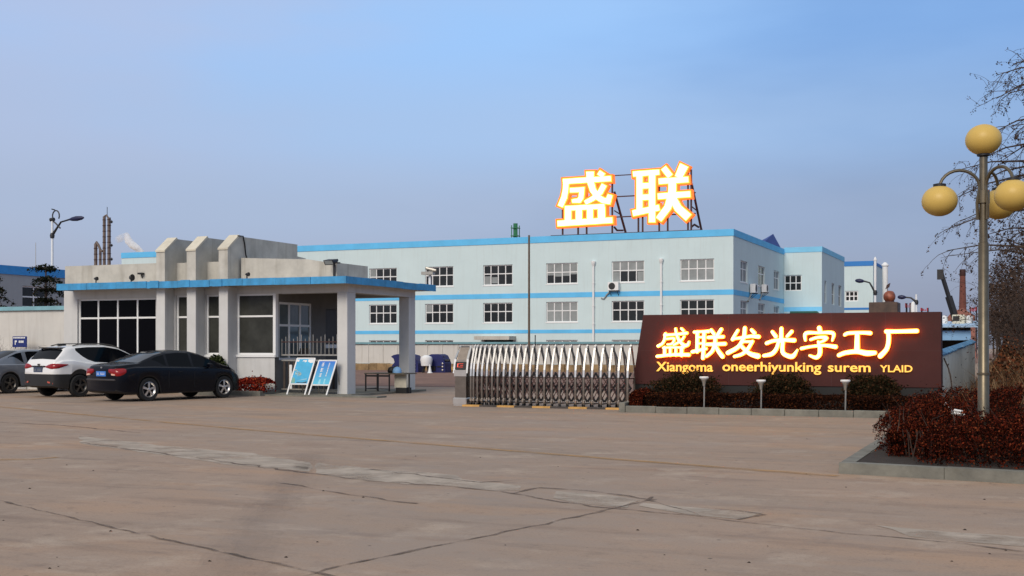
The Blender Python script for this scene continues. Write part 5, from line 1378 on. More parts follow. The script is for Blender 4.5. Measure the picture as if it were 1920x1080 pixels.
# ================================================================== YARD: boundary wall, machines
YB2 = 72.0; xa, xb = P(560,650,YB2).x, P(1330,650,YB2).x; zt_ = 1.78
bw = thing('boundary_wall', 'pale panelled yard wall on a rubble base behind the gate', 'wall', (xa,YB2,0))
m_ = MB(); n_ = 26
for k in range(n_):
    a0 = xa+(xb-xa)*k/n_; a1 = xa+(xb-xa)*(k+1)/n_; m_.box((a0+.02,YB2,.48),(a1-.02,YB2+.15,zt_)); m_.box((a0-.02,YB2-.05,.48),(a0+.019,YB2+.2,zt_+.001))
build(m_, 'panels', M['cwall'], bw)
m_ = MB(); m_.box((xa,YB2-.12,zt_),(xb,YB2+.27,zt_+.13)); build(m_, 'coping', M['cap'], bw)
m_ = MB(); rnd = random.Random(8); x = xa
while x < xb:
    w = rnd.uniform(.35,.8)
    m_.cbox((x,YB2-.35-rnd.uniform(0,.1),0),(x+w,YB2+.3,.48-rnd.uniform(0,.06)-.002),.04); x += w
build(m_, 'rubble_base', M['rubble'], bw)
def machine(px0, px1, Y, label, s):
    x0, x1 = P(px0,650,Y).x, P(px1,650,Y).x; z1 = P(px0,664,Y).z; w = x1-x0
    t = thing('yard_machine', label, 'machine', ((x0+x1)/2,Y,0), 'dark blue machines in the yard')
    m_ = MB(); prof = [(0,.0),(0,.38),(.10,.55),(.06,.75),(-.04,.86),(.05,.95),(.2,1),(.62,1),(.80,.93),(.93,.70),(1,.5),(1,0)]
    if s < 0: prof = [(1-a_,b_) for a_,b_ in prof][::-1]
    m_.prism([(x0+w*a_,Y,z1*b_) for a_,b_ in prof], (0,.9,0)); build(m_, 'casing', M['bluep'], t)
    m_ = MB(); m_.box((x0+w*.1,Y-.06,.12),(x0+w*.45,Y-.0,z1*.35)); m_.box((x0+w*.55,Y-.05,z1*.3),(x0+w*.9,Y-.0,z1*.36)); build(m_, 'panel', M['black'], t)
    m_ = MB()
    for k in range(3): m_.lathe((x1-w*.12,Y-.04,.16+.2*k), [(.002,-.05),(.06,-.03),(.06,0)], 10, 'y')
    build(m_, 'gauge', M['galv'], t)
    return t
machine(735, 784, 66, 'dark blue machine half hidden by the rear porch column, left one', 1)
t = machine(803, 834, 66, 'dark blue machine with black spout standing right of the column', 1)
m_ = MB(); q = P(832,676,66); m_.tube([(q.x-.2,66.3,q.z-.6),(q.x-.15,66.2,q.z),(q.x+.32,66.2,q.z+.0)], .09, 6); m_.tube([(q.x-.15,66.2,q.z),(q.x-.12,66.2,q.z+.25)], .06, 6); build(m_, 'spout', M['black'], t)
x0, x1 = P(791,650,65.5).x, P(808,650,65.5).x; xm = (x0+x1)/2; ztk = P(800,666,65.5).z
t = thing('white_sack', 'bulging white sack propped on a dark stand between blue machines', 'sack', (xm,65.5,0))
m_ = MB(); m_.lathe((xm,65.5,0), [(.20,.40),(.32,.43),(.34,.60),(.38,.80),(.35,.95),(.22,1.02),(.16,1.06),(.14,ztk)], 14); build(m_, 'sack_body', M['white'], t, smooth=True)
for dx in (-.2,.16):
    m_ = MB(); m_.tube([(xm+dx*.5,65.5,.42),(xm+dx*1.2,65.5,0)], .07, 6); build(m_, 'leg', M['black'], t)
q = P(806,690,64.9); m_ = MB(); m_.lathe((q.x,64.9,0), [(.18,0),(.17,.03),(.12,.04),(.025,.52),(.01,.53)], 12); ob = build(m_, 'traffic_cone', M['white'], at=(q.x,64.9,0), smooth=True); tag(ob, 'small white traffic cone beside the right blue machine', 'traffic cone')
m_ = MB(); q = P(848,698,69); m_.lathe((q.x,69,0), [(.3,0),(.36,.12),(.26,.26),(.05,.32)], 9); ob = build(m_, 'boulder', mat('ochre_boulder',(.45,.28,.09),.9,var=.3), at=(q.x,69,0)); tag(ob, 'ochre boulder by the foot of the yard wall left of the gate', 'boulder')
# tall brown pole in the yard
def pole(px, pyt, Y, r, label, mt, name='pole'):
    q = P(px,pyt,Y); m_ = MB(); m_.tube([(q.x,Y,0),(q.x,Y,q.z)], [r,r*.8], 10); m_.lathe((q.x,Y,0), [(r*2.2,0),(r*2.2,.05),(r,.06)], 10)
    ob = build(m_, name, mt, at=(q.x,Y,0), smooth=True); return tag(ob, label, 'pole')
pole(992, 441, 68, .075, 'tall slim brown pole rising in front of the factory', mat('brown_pole',(.13,.095,.065),.7,var=.2), 'flagpole')
pole(1003.5, 628, 68.5, .04, 'short thin dark post beside the tall brown pole', M['dark'], 'post')

# ================================================================== LEFT BACKGROUND
YLw = 34.2; xa = P(-260,650,YLw).x; xb = XL-.002; zt_ = P(60,582,YLw).z; zc = P(60,574.5,YLw).z
t = thing('side_wall', 'pale stained wall with teal coping running left from the gatehouse', 'wall', (xb,YLw,0))
m_ = MB(); m_.box((xa,YLw,0),(xb,YLw+.24,zt_)); build(m_, 'wall_body', M['cwall'], t)
m_ = MB(); m_.prism([(xa,YLw-.10,zt_),(xa,YLw+.34,zt_),(xa,YLw+.24,zc),(xa,YLw-.02,zc)], (xb-xa,0,0)); build(m_, 'coping', M['cap'], t)
q = P(36,640,YLw-.6); x0, x1 = P(24,650,YLw-.6).x, P(50.5,650,YLw-.6).x; z0, z1 = P(36,651,YLw-.6).z, P(36,630.5,YLw-.6).z
t = thing('notice_board', 'small dark blue notice board with white writing by the left wall', 'sign', ((x0+x1)/2,YLw-.6,0))
m_ = MB(); m_.cbox((x0,YLw-.62,z0),(x1,YLw-.58,z1),.01); bd = build(m_, 'board', mat('navy_board',(.01,.025,.16),.5,var=.1), t)
m_ = MB(); 
for x in (x0+.08,x1-.08): m_.tube([(x,YLw-.55,0),(x,YLw-.55,z1-.05)], .025, 6)
build(m_, 'post', M['galv'], t)
m_ = MB(); w=x1-x0; h_=z1-z0
rnd = random.Random(1)
for k in range(8):
    u = x0+w*(.08+.105*k); m_.box((u,YLw-.627,z1-h_*.20),(u+w*.08,YLw-.621,z1-h_*.07))
m_.box((x0+w*.18,YLw-.627,z0+h_*.22),(x0+w*.24,YLw-.621,z0+h_*.62)); m_.box((x0+w*.24,YLw-.6272,z0+h_*.46),(x0+w*.32,YLw-.6212,z0+h_*.62))
for k in range(3): m_.box((x0+w*(.46+.12*k),YLw-.627,z0+h_*.40),(x0+w*(.56+.12*k),YLw-.621,z0+h_*.60))
build(m_, 'board_lettering', M['white'], bd)
# workshop with a blue band to the left
XW2 = -53.4
lw = thing('workshop_building', 'grey workshop with bright blue top band behind the left wall', 'workshop', (XW2,50,0))
FL = Fr((XW2,0,0),(0,1,0),(1,0,0)); y0 = PX(-160,650,XW2).y; y1 = PX(150,650,XW2).y
zt0 = PX(0,496.5,XW2).z; zb0 = PX(0,513,XW2).z
wh = (PX(42,650,XW2).y,PX(89,650,XW2).y,PX(65,577,XW2).z,PX(65,537,XW2).z)
m_ = MB(); holed(m_,FL,y0,y1,0,zt0-.02,[wh],.2); m_.add([(XW2,y1,0),(XW2-30,y1,0),(XW2-30,y1,zt0-.02),(XW2,y1,zt0-.02)],[(0,1,2,3)]); build(m_, 'wall', mat('grey_workshop_wall',(.36,.37,.38),.85,var=.06,scale=.6,streak=.2,streakc=(.2,.2,.2)), lw)
m_ = MB(); fbox(m_,FL,y0,y1+.04,zb0,zt0,-.01,.05); m_.box((XW2-30,y1,zb0+.002),(XW2+.04,y1+.04,zt0-.002)); build(m_, 'stripe', mat('bright_blue_band',(.03,.28,.68),.6,var=.1), lw)
m_ = MB(); m_.box((XW2-30,y0,zt0-.3),(XW2-.1,y1-.05,zt0-.2)); build(m_, 'roof', M['conc'], lw)
window(lw,FL,wh,2,2,.08,.12,glass=M['glassf'])
# street lamp beyond the wall
def street_lamp(px, pyt, Y, armdir, alen, label, pyarm, tip, s=1.0, curl=True):
    q = P(px,pyt,Y); t = thing('street_lamp', label, 'street lamp', (q.x,Y,0), 'single arm street lamps')
    zA = P(px,pyarm,Y).z; tipv = P(tip[0],tip[1],Y)
    m_ = MB(); m_.tube([(q.x,Y,0),(q.x,Y,q.z)], [.11*s,.075*s], 10); m_.lathe((q.x,Y,0), [(.22*s,0),(.22*s,.4),(.11*s,.45)], 10); build(m_, 'pole', M['whitepole'], t, smooth=True)
    a0 = Vector((q.x,Y,zA)); a3 = tipv; a1 = a0+(a3-a0)*.28+Vector((0,0,(a3.z-a0.z)*.52)); a2 = a0+(a3-a0)*.58+Vector((0,0,(a3.z-a0.z)*.34))
    hb = a0+(a3-a0)*.55+Vector((0,0,(a3.z-a0.z)*.38))
    m_ = MB(); m_.tube([a0,a0.lerp(a1,.5),a1,a1.lerp(hb,.6),hb], [.10*s,.07*s,.06*s,.055*s,.06*s], 8); m_.lathe(tuple(a0-Vector((0,0,.2*s))), [(.13*s,0),(.16*s,.2*s),(.10*s,.35*s)], 10); build(m_, 'arm', M['dark'], t, smooth=True)
    m_ = MB(); dv = (a3-hb); m_.tube([hb,hb+dv*.2,hb+dv*.5,hb+dv*.85,a3], [.06*s,.13*s,.17*s,.13*s,.05*s], 10); build(m_, 'lamp_head', M['navy'], t, smooth=True)
    if curl:
        m_ = MB(); c0 = Vector((q.x+.32*s,Y,q.z+.25*s)); m_.tube([c0+Vector((math.cos(a)*.30*s,0,math.sin(a)*.36*s)) for a in [k*math.pi/7-.6 for k in range(11)]], .045*s, 6)
        m_.tube([(q.x,Y,q.z-.05),(q.x+.3*s,Y,q.z-.25*s),(q.x+.7*s,Y,q.z-.6*s)], .05*s, 6); m_.tube([(q.x-.15*s,Y,q.z),(q.x+.15*s,Y,q.z+.02)], .13*s, 8)
        m_.tube([(q.x-.05,Y,q.z+.72*s),(q.x+.22*s,Y,q.z+.66*s)], .04*s, 5)
        build(m_, 'ornament', M['dark'], t)
    return t
street_lamp(98, 412, 62, 1, 1, 'tall white street lamp with navy head beyond the left wall', 441, (157,408), 1.0)
street_lamp(1641, 528, 120, -1, 1, 'white street lamp with dark left pointing arm behind the brown sign', 548, (1603.5,526), 1.3, False)
street_lamp(1718, 552, 120, -1, 1, 'white street lamp with dark arm right of the stone pedestal', 566, (1683,557), 1.3, False)
m_ = MB(); q = P(67,455,70); m_.tube([(q.x,70,0),(q.x,70,q.z)], [.05,.02], 6); ob = build(m_, 'antenna_mast', M['galv'], at=(q.x,70,0)); tag(ob, 'very thin antenna mast left of the white street lamp', 'antenna')
# rusty stacks
Ys = 150.0
def stack(px, pyt, r, label, g='rusty process columns'):
    q = P(px,pyt,Ys); t = thing('process_column', label, 'chimney', (q.x,Ys,0), g)
    m_ = MB(); m_.tube([(q.x,Ys,0),(q.x,Ys,q.z)], r, 10); build(m_, 'shaft', M['rust2'], t, smooth=True)
    m_ = MB(); z = 11.0; k = 0
    while z < q.z: m_.lathe((q.x,Ys,z), [(r,-.06),(r*1.35,0),(r,.06)], 8); z += .9; k += 1
    m_.tube([(q.x+r*1.2,Ys-.1,10),(q.x+r*1.2,Ys-.1,q.z)], .05, 5); build(m_, 'ladder_rings', M['rust'], t)
    return t
M['rust2'] = mat('weathered_brown_pipe', (.15,.115,.10), .75, var=.35, scale=2)
stack(179.5,457,.26,'short rusty column at the left end of the row of four'); stack(188,468,.22,'short rusty column second from the left in the row')
t1 = stack(195.5,406,.24,'tall slim rusty column, left one of the tall pair'); t2 = stack(204.5,408,.27,'tall rusty column with side fittings, right one of the tall pair')
m_ = MB(); q0, q1 = P(179.5,457,Ys), P(189,470,Ys); m_.tube([q0,q0+Vector((.15,0,.25)),q0.lerp(q1,.5)+Vector((0,0,.4)),q1,P(193,471,Ys)], .2, 8); build(m_, 'elbow_pipe', M['rust2'], t1)
m_ = MB(); q0, q1 = P(195.5,406,Ys), P(203.5,409,Ys); m_.tube([q0,q0.lerp(q1,.5)+Vector((0,0,.35)),q1], .15, 8)
build(m_, 'top_pipe', M['rust2'], t1)
m_ = MB()
for py in (416,460,486): q = P(208,py,Ys); m_.box((q.x-.4,Ys-.2,q.z-.1),(q.x+.2,Ys+.2,q.z+.1)); m_.lathe((q.x+.15,Ys,q.z-.25), [(.05,0),(.2,.25),(.05,.5)], 8)
build(m_, 'side_fitting', M['dark'], t2)
m_ = MB(); q0 = P(201,388,Ys); q1 = P(201,408,Ys); m_.tube([q1,q0], .05, 5); build(m_, 'aerial', M['dark'], t2)
# white steam drifting off behind the roof
def plume():
    pts = [(268,473,3,1),(258,466,6,1.1),(248,459,7,1.1),(241,452,7,.7),(237,441,6,.35),(228,446,7,.28),(219,450,6,.2)]
    Yp = 190.0; m_ = MB()
    cs = [P(a,b,Yp) for a,b,_,_ in pts]; rs_ = [c/FPX*205*1.25 for _,_,c,_ in pts]
    m_.tube(cs, rs_, 12)
    o = build(m_, 'steam_plume', None, at=cs[0]); m = bpy.data.materials.new('white_steam'); m.use_nodes = True; N, L = nt(m); N.remove(N['Principled BSDF'])
    v = N.new('ShaderNodeVolumePrincipled'); v.inputs['Color'].default_value = (1,1,1,1); v.inputs['Anisotropy'].default_value = .2
    t_ = N.new('ShaderNodeTexCoord'); n = N.new('ShaderNodeTexNoise'); n.inputs['Scale'].default_value = .9; n.inputs['Detail'].default_value = 4; L.new(t_.outputs['Object'], n.inputs['Vector'])
    r = N.new('ShaderNodeMapRange'); r.inputs[1].default_value = .36; r.inputs[2].default_value = .58; r.inputs[4].default_value = 9.0; L.new(n.outputs['Fac'], r.inputs[0])
    s_ = N.new('ShaderNodeSeparateXYZ'); L.new(t_.outputs['Object'], s_.inputs[0]); fx_ = N.new('ShaderNodeMapRange'); fx_.inputs[1].default_value = -5.0; fx_.inputs[2].default_value = -1.2; fx_.inputs[3].default_value = .10; fx_.inputs[4].default_value = 1; L.new(s_.outputs['X'], fx_.inputs[0])
    mm = N.new('ShaderNodeMath'); mm.operation = 'MULTIPLY'; L.new(r.outputs[0], mm.inputs[0]); L.new(fx_.outputs[0], mm.inputs[1]); L.new(mm.outputs[0], v.inputs['Density'])
    v.inputs['Emission Strength'].default_value = 0
    L.new(v.outputs[0], N['Material Output'].inputs['Volume']); o.data.materials.append(m); tag(o, 'small white steam plume rising behind the gatehouse roof', 'steam', kind='stuff')
plume()

# ================================================================== RIGHT BACKGROUND
XR2 = -1.92; ya, yb = 30.7, 50.0
t = thing('right_wall', 'pale leaning boundary wall with broken blue tiles right of the brown sign', 'wall', (XR2,ya,0))
m_ = MB(); n_ = 9
zA, zB = 1.42, 1.80
for k in range(n_):
    y0_ = ya+(yb-ya)*k/n_; y1_ = ya+(yb-ya)*(k+1)/n_-.02; z0_ = zA+(zB-zA)*k/n_; z1_ = zA+(zB-zA)*(k+1)/n_
    m_.prism([(XR2,y0_,0),(XR2,y1_,0),(XR2,y1_,z1_),(XR2,y0_,z0_)], (-.22,0,0))
build(m_, 'wall_body', mat('stained_cream_wall',(.78,.73,.61),.9,var=.12,scale=1.5,streak=.3,streakc=(.30,.25,.16)), t)
m_ = MB(); rnd = random.Random(6); y = ya; tl = mat('broken_blue_tile',(.07,.20,.36),.6,var=.3,scale=3)
while y < yb:
    w = rnd.uniform(.25,.45); zz_ = zA+(zB-zA)*(y-ya)/(yb-ya)
    if rnd.random() < .9:
        o_ = rnd.uniform(0,.10); m_.prism([(XR2-.27,y,zz_+.03),(XR2-.11,y,zz_+.09),(XR2+.05-o_*.3,y,zz_+.02-o_*.4),(XR2+.045-o_*.3,y,zz_-.02-o_*.4),(XR2-.11,y,zz_+.06),(XR2-.27,y,zz_-.0)], (0,w-.015,0))
    y += w
build(m_, 'tile_coping', tl, t)
# shed with blue roof behind the wall
Yd = 58.0; x0, x1 = P(1752,650,Yd).x, P(1822,650,Yd).x; zr = P(1790,603,Yd).z
t = thing('open_shed', 'open shed with light blue metal roof beyond the right wall', 'shed', (x0,Yd,0))
m_ = MB(); m_.prism([(x0-6,Yd-1.3,zr-.22),(x0-6,Yd+4,zr+.1),(x0-6,Yd+4,zr+.02),(x0-6,Yd-1.3,zr-.28)], (x1+6.3-x0,0,0)); build(m_, 'roof', mat('pale_blue_roof',(.36,.52,.70),.6,var=.15), t)
m_ = MB(); m_.box((x0-6,Yd-.9,zr-.85),(x1,Yd-.82,zr-.42)); build(m_, 'fascia', M['ltblue'], t)
m_ = MB(); m_.box((x0-6,Yd+3.4,0),(x1-.2,Yd+3.6,zr-.1)); m_.box((x0-6,Yd-.8,0),(x0-5.8,Yd+3.4,zr-.3)); build(m_, 'wall', mat('shed_dark_wall',(.05,.045,.04),.9), t)
for k in range(3):
    m_ = MB(); x = x0-2+(x1-x0+1.8)*k/2; m_.box((x,Yd-.8,0),(x+.12,Yd-.68,zr-.23)); build(m_, 'post', M['dark'], t)
Yc = Yd+1.2; x0_, x1_ = P(1785,650,Yc).x, P(1809,650,Yc).x; zb_ = zr-.0
t = thing('roof_cabin', 'cream box with dark opening sitting on the blue shed roof', 'water tank', (x0_,Yc,zb_))
m_ = MB(); m_.cbox((x0_,Yc,zb_-.12),(x1_,Yc+.8,P(1790,590,Yc).z),.03); build(m_, 'box_body', mat('cream_box',(.62,.58,.45),.7,var=.1), t)
m_ = MB(); m_.box((x0_+.04,Yc-.012,zb_+.05),(x0_+.32,Yc-.002,zb_+.28)); build(m_, 'opening', M['black'], t)
for px,lb in ((1770,'small white tank on the shed roof left of the cream box'),(1817,'small white tank on the shed roof right of the cream box')):
    q = P(px,595,Yc+.4); m_ = MB(); m_.lathe((q.x,Yc+.4,zb_-.12), [(.16,0),(.17,.2),(.16,.38),(.05,.44)], 12); ob = build(m_, 'roof_tank', M['white'], at=(q.x,Yc+.4,zb_), smooth=True); tag(ob, lb, 'tank')
# brick chimney, crane, banners
Yk = 230.0; q = P(1805,505,Yk); r_ = 1.0
t = thing('brick_chimney', 'tall tapering red brick factory chimney far away right', 'chimney', (q.x,Yk,0))
k_ = q.z; m_ = MB(); dsc = 230/ (CT+ (1805-960)/FPX*ST)/FPX
m_.lathe((q.x,Yk,0), [(9*dsc,0),(5.0*dsc,k_-1.2)], 16); build(m_, 'shaft', M['brick'], t, smooth=True)
m_ = MB(); m_.lathe((q.x,Yk,k_-1.2), [(5.0*dsc,0),(5.6*dsc,.1),(5.4*dsc,1.2),(3.5*dsc,1.2)], 16); build(m_, 'rim', M['rust'], t, smooth=True)
Yn = 180.0; q0, q1 = P(1790,592,Yn), P(1765,512,Yn)
t = thing('mobile_crane', 'distant crane with a dark boom leaning left of the brick chimney', 'crane', (q0.x,Yn,0))
m_ = MB(); md = q0.lerp(q1,.45); m_.tube([q0,md], .55, 6); m_.tube([md,q1], .34, 6); build(m_, 'boom', M['dark'], t)
m_ = MB(); m_.box((q1.x-.55,Yn-.4,q1.z-.9),(q1.x+.3,Yn+.4,q1.z+.5)); build(m_, 'boom_head', M['dark'], t)
m_ = MB(); q = P(1796,588,Yn); m_.prism([(q.x-2.2,Yn,0),(q.x+2.4,Yn,0),(q.x+2.2,Yn,q.z-.3),(q.x+.6,Yn,q.z+.8),(q.x-.8,Yn,q.z+.2),(q.x-2.2,Yn,q.z-1.4)], (0,2.4,0)); build(m_, 'crane_body', mat('faded_red_machine',(.30,.12,.09),.7,var=.3), t)
def banner(px0,px1,py0,py1,Y,label):
    a_, b_ = P(px0,py1,Y), P(px1,py0,Y); t = thing('red_banner', label, 'banner', (a_.x,Y,0), 'far red banners')
    m_ = MB(); n_ = 4
    for k in range(n_):
        x_ = a_.x+(b_.x-a_.x)*k/n_; xe = a_.x+(b_.x-a_.x)*(k+1)/n_-.1; m_.box((x_,Y+(k%2)*.2,a_.z),(xe,Y+.15+(k%2)*.2,b_.z-.1*(k%3)))
    build(m_, 'cloth', M['redban'], t)
    m_ = MB(); m_.tube([(a_.x+.1,Y+.5,0),(a_.x+.1,Y+.5,b_.z)], .1, 6); m_.tube([(b_.x-.1,Y+.5,0),(b_.x-.1,Y+.5,b_.z)], .1, 6); build(m_, 'post', M['dark'], t)
banner(1697,1708,568,577,125,'small red banner left of the white standpipe behind the sign'); banner(1726,1741,577,583,150,'wide red banner between the standpipe and the crane'); banner(1818,1832,575,584,190,'red banner right of the brick chimney')
q = P(1712,565,110); m_ = MB(); m_.lathe((q.x,110,0), [(.2,0),(.2,q.z-.3),(.14,q.z-.08),(.02,q.z)], 12); ob = build(m_, 'standpipe', M['white'], at=(q.x,110,0), smooth=True); tag(ob, 'white cylindrical standpipe showing above the sign wall', 'standpipe')
# stone pedestal with a bronze flower ball
Yq = 46.0; x0, x1 = P(1629,650,Yq).x, P(1683,650,Yq).x; zt_ = P(1650,566.5,Yq).z
t = thing('stone_pedestal', 'dark brown stone gate pier standing behind the brown sign', 'gate pier', ((x0+x1)/2,Yq,0))
m_ = MB(); m_.cbox((x0,Yq,0),(x1,Yq+1.1,zt_),.02); build(m_, 'pier_body', mat('mottled_brown_stone',(.075,.042,.028),.5,var=.5,scale=2.2), t)
m_ = MB(); m_.cbox((x0-.06,Yq-.06,0),(x1+.06,Yq+1.16,.5),.02); build(m_, 'pier_base', M['plinth'], t)
q = P(1668,554,Yq+.5); t = thing('bronze_ball', 'orange bronze flower ball sitting on the brown stone pier', 'sculpture', (q.x,Yq+.5,zt_))
m_ = MB(); r_ = (q.z-zt_)*.86; mb_ = bmesh.new(); bmesh.ops.create_icosphere(mb_, subdivisions=3, radius=r_)
for v in mb_.verts: v.co *= 1+.10*mnoise.noise(v.co*7)
m_.add([tuple(v.co+Vector((q.x,Yq+.5,zt_+r_*.95))) for v in mb_.verts], [tuple(v.index for v in f.verts) for f in mb_.faces]); mb_.free()
build(m_, 'ball', mat('bronze_orange',(.26,.075,.04),.5,metal=.2,var=.6,scale=5), t, smooth=True)
m_ = MB(); m_.lathe((q.x,Yq+.5,zt_), [(.2,0),(.16,.05),(.1,.07)], 12); build(m_, 'ball_base', M['rust'], t)
m_ = MB(); q2 = P(1664,537,Yq+.6); m_.prism([(q2.x-.08,Yq+.6,q2.z-.10),(q2.x+.06,Yq+.6,q2.z-.03),(q2.x+.10,Yq+.6,q2.z+.13),(q2.x-.02,Yq+.6,q2.z+.06)], (0,.06,0)); m_.tube([(q2.x,Yq+.63,zt_+r_),(q2.x,Yq+.63,q2.z)], .012, 5); build(m_, 'finial', M['rust'], t)
# low hazy line of land
m_ = MB(); rnd = random.Random(12); X0 = -700
tops = [(X0+k*40, 900+rnd.uniform(-20,20), 6+6*rnd.random()) for k in range(60)]
for k,(x,y_,h_) in enumerate(tops): m_.v += [(x,y_,-1),(x,y_+30,h_),(x,y_+90,-1)]
for k in range(len(tops)-1):
    b0 = 3*k; m_.f += [(b0,b0+3,b0+4,b0+1),(b0+1,b0+4,b0+5,b0+2)]
tag(build(m_, 'hills', mat('far_grey_land',(.20,.21,.25),1,var=.15,scale=.02)), kind='structure')

# ================================================================== TREES
def branches(mb, p, d, ln, r, lev, rnd, tips, droop=.12, spread=.65, kids=(3,4), sides=(6,5,4,3)):
    pts = [Vector(p)]; rs_ = [r]; dd = Vector(d).normalized(); n = 4
    for k in range(n):
        dd = (dd + Vector((rnd.gauss(0,.16),rnd.gauss(0,.16),rnd.gauss(0,.12)-droop*(.3 if lev > 1 else .9)))).normalized()
        pts.append(pts[-1]+dd*ln/n); rs_.append(r*(1-.62*(k+1)/n))
    mb.tube(pts, rs_, sides[min(3,4-lev)] if lev <= 4 else 7, cap=False)
    if lev <= 0: tips.append((pts[-1],dd)); tips.append((pts[-2],dd)); return
    for k in range(rnd.randint(*kids)):
        f = rnd.uniform(.35,1.0); i = min(n-1,int(f*n)); b = pts[i].lerp(pts[i+1], f*n-i)
        q = Vector((rnd.gauss(0,1),rnd.gauss(0,1),rnd.gauss(.1,.7))); nd = (dd*(1-spread)+q.normalized()*spread).normalized()
        branches(mb, b, nd, ln*rnd.uniform(.45,.7), max(.004,rs_[i]*.55), lev-1, rnd, tips, droop, spread, kids, sides)
    tips.append((pts[-1],dd))
M['deadleaf'] = leafmat('dead_seed_clusters', [(0,(.02,.013,.010)),(.5,(.05,.03,.022)),(1,(.11,.07,.05))])
# near tree, trunk just out of frame, drooping twigs reaching in
YT = 24.0; rnd = random.Random(17)
base = P(2040,700,YT); base.z = .4
t = thing('bare_tree', 'near bare tree whose drooping seed hung twigs reach behind the lamp', 'tree', (base.x,YT,.3))
tr = MB(); tr.tube([base-Vector((0,0,.5)), base+Vector((.05,0,1.5)), base+Vector((.0,.1,3.4)), base+Vector((.1,.1,5.5)), base+Vector((0,0,7.6))], [.20,.17,.14,.10,.05], 9)
cr_ = MB(); tips = []
targets = [(1872,140,6.3),(1890,175,6.2),(1868,185,6.0),(1800,318,5.2),(1835,300,5.4),(1860,250,5.6),(1905,235,5.9),(1790,372,4.4),(1770,432,3.6),(1800,415,4.0),(1775,470,3.2),(1815,475,3.3),(1880,300,5.0),(1895,345,4.6),(1850,440,3.4),(1900,440,3.2),(1885,470,3.0),(1900,120,6.8),(1860,395,4.2),(1830,345,4.8)]
for (px,py,zs) in targets:
    yy = YT+rnd.uniform(-1.2,1.2); tip = P(px,py,yy); z_ = min(7.2,max(1.8,tip.z-rnd.uniform(-.3,.5))); s0 = Vector((base.x+.05,YT,base.z+z_-.4))
    mid = s0.lerp(tip,.5)+Vector((0,0,.22)); pts = [s0, s0.lerp(mid,.5)+Vector((0,0,.1)), mid, mid.lerp(tip,.5)+Vector((0,0,.07)), tip]
    cr_.tube(pts, [.042,.030,.022,.014,.006], 5, cap=False)
    for f in (.35,.5,.62,.74,.86,.95):
        i = min(3,int(f*4)); b = pts[i].lerp(pts[i+1], f*4-i); dirv = (tip-s0).normalized()
        for _ in range(rnd.randint(1,2)):
            nd = (dirv*.6+Vector((rnd.gauss(0,.5),rnd.gauss(0,.5),rnd.gauss(-.05,.5)))).normalized()
            branches(cr_, b, nd, rnd.uniform(.3,.62), .008, 1, rnd, tips, .22, .6, (2,3), (4,4,3,3))
build(tr, 'trunk', M['bark'], t, smooth=True); build(cr_, 'crown', M['bark'], t)
rsn = np.random.RandomState(9); pos = []
for (p_,d_) in tips:
    if rsn.uniform() < .9:
        for _ in range(rsn.randint(3,8)): pos.append(tuple(p_+Vector((rsn.normal(0,.014),rsn.normal(0,.014),rsn.normal(-.02,.022)))))
quads('seed_clusters', leaf_cloud(0, np.array(pos), .016, rsn), M['deadleaf'], t)
# belt of leafless trees along the road
kk = 0
for (px,Y,h_) in ((1905,46,4.4),(1935,40,5.2),(1893,58,5.6),(1912,66,6.5),(1884,74,5.8),(1900,88,7.2),(1876,98,6.2),(1890,118,7.8),(1868,128,6.2),(1863,165,6.6),(1880,150,8.5),(1960,54,7.5)):
    rnd = random.Random(100+kk); q = P(px,650,Y); 
    pos_words = ('%s bare brown tree of the roadside belt behind the lamp' % ['nearest left leaning','tall','slender','thick','low','broad','thin far','dense far','small far','farthest','tall far','rightmost'][kk])
    t = thing('bare_tree', pos_words, 'tree', (q.x,Y,.5), 'leafless trees along the road')
    tr = MB(); c_ = MB(); tips = []
    b0 = Vector((q.x,Y,.2)); tr.tube([b0,b0+Vector((rnd.gauss(0,.1),0,h_*.3)),b0+Vector((rnd.gauss(0,.2),0,h_*.62)),b0+Vector((rnd.gauss(0,.3),0,h_*.9))], [.13,.11,.07,.02], 6)
    for k in range(15):
        z_ = h_*rnd.uniform(.22,.88); an = rnd.uniform(0,6.283); s0 = b0+Vector((0,0,z_))
        branches(c_, s0, (math.cos(an),math.sin(an),rnd.uniform(.1,.9)), h_*rnd.uniform(.22,.36)*(1.15-z_/h_*.6), .035, 2, rnd, tips, .03, .6, (3,5), (4,3,3,3))
    build(tr, 'trunk', M['bark'], t); build(c_, 'crown', M['twig'], t)
    ps = []
    for (p_,d_) in tips:
        for _ in range(2): ps.append(tuple(p_+Vector((rnd.gauss(0,.12),rnd.gauss(0,.12),rnd.gauss(0,.12)))))
    quads('dead_leaves', leaf_cloud(0, np.array(ps), .05, np.random.RandomState(kk)), M['deadleaf'], t)
    kk += 1
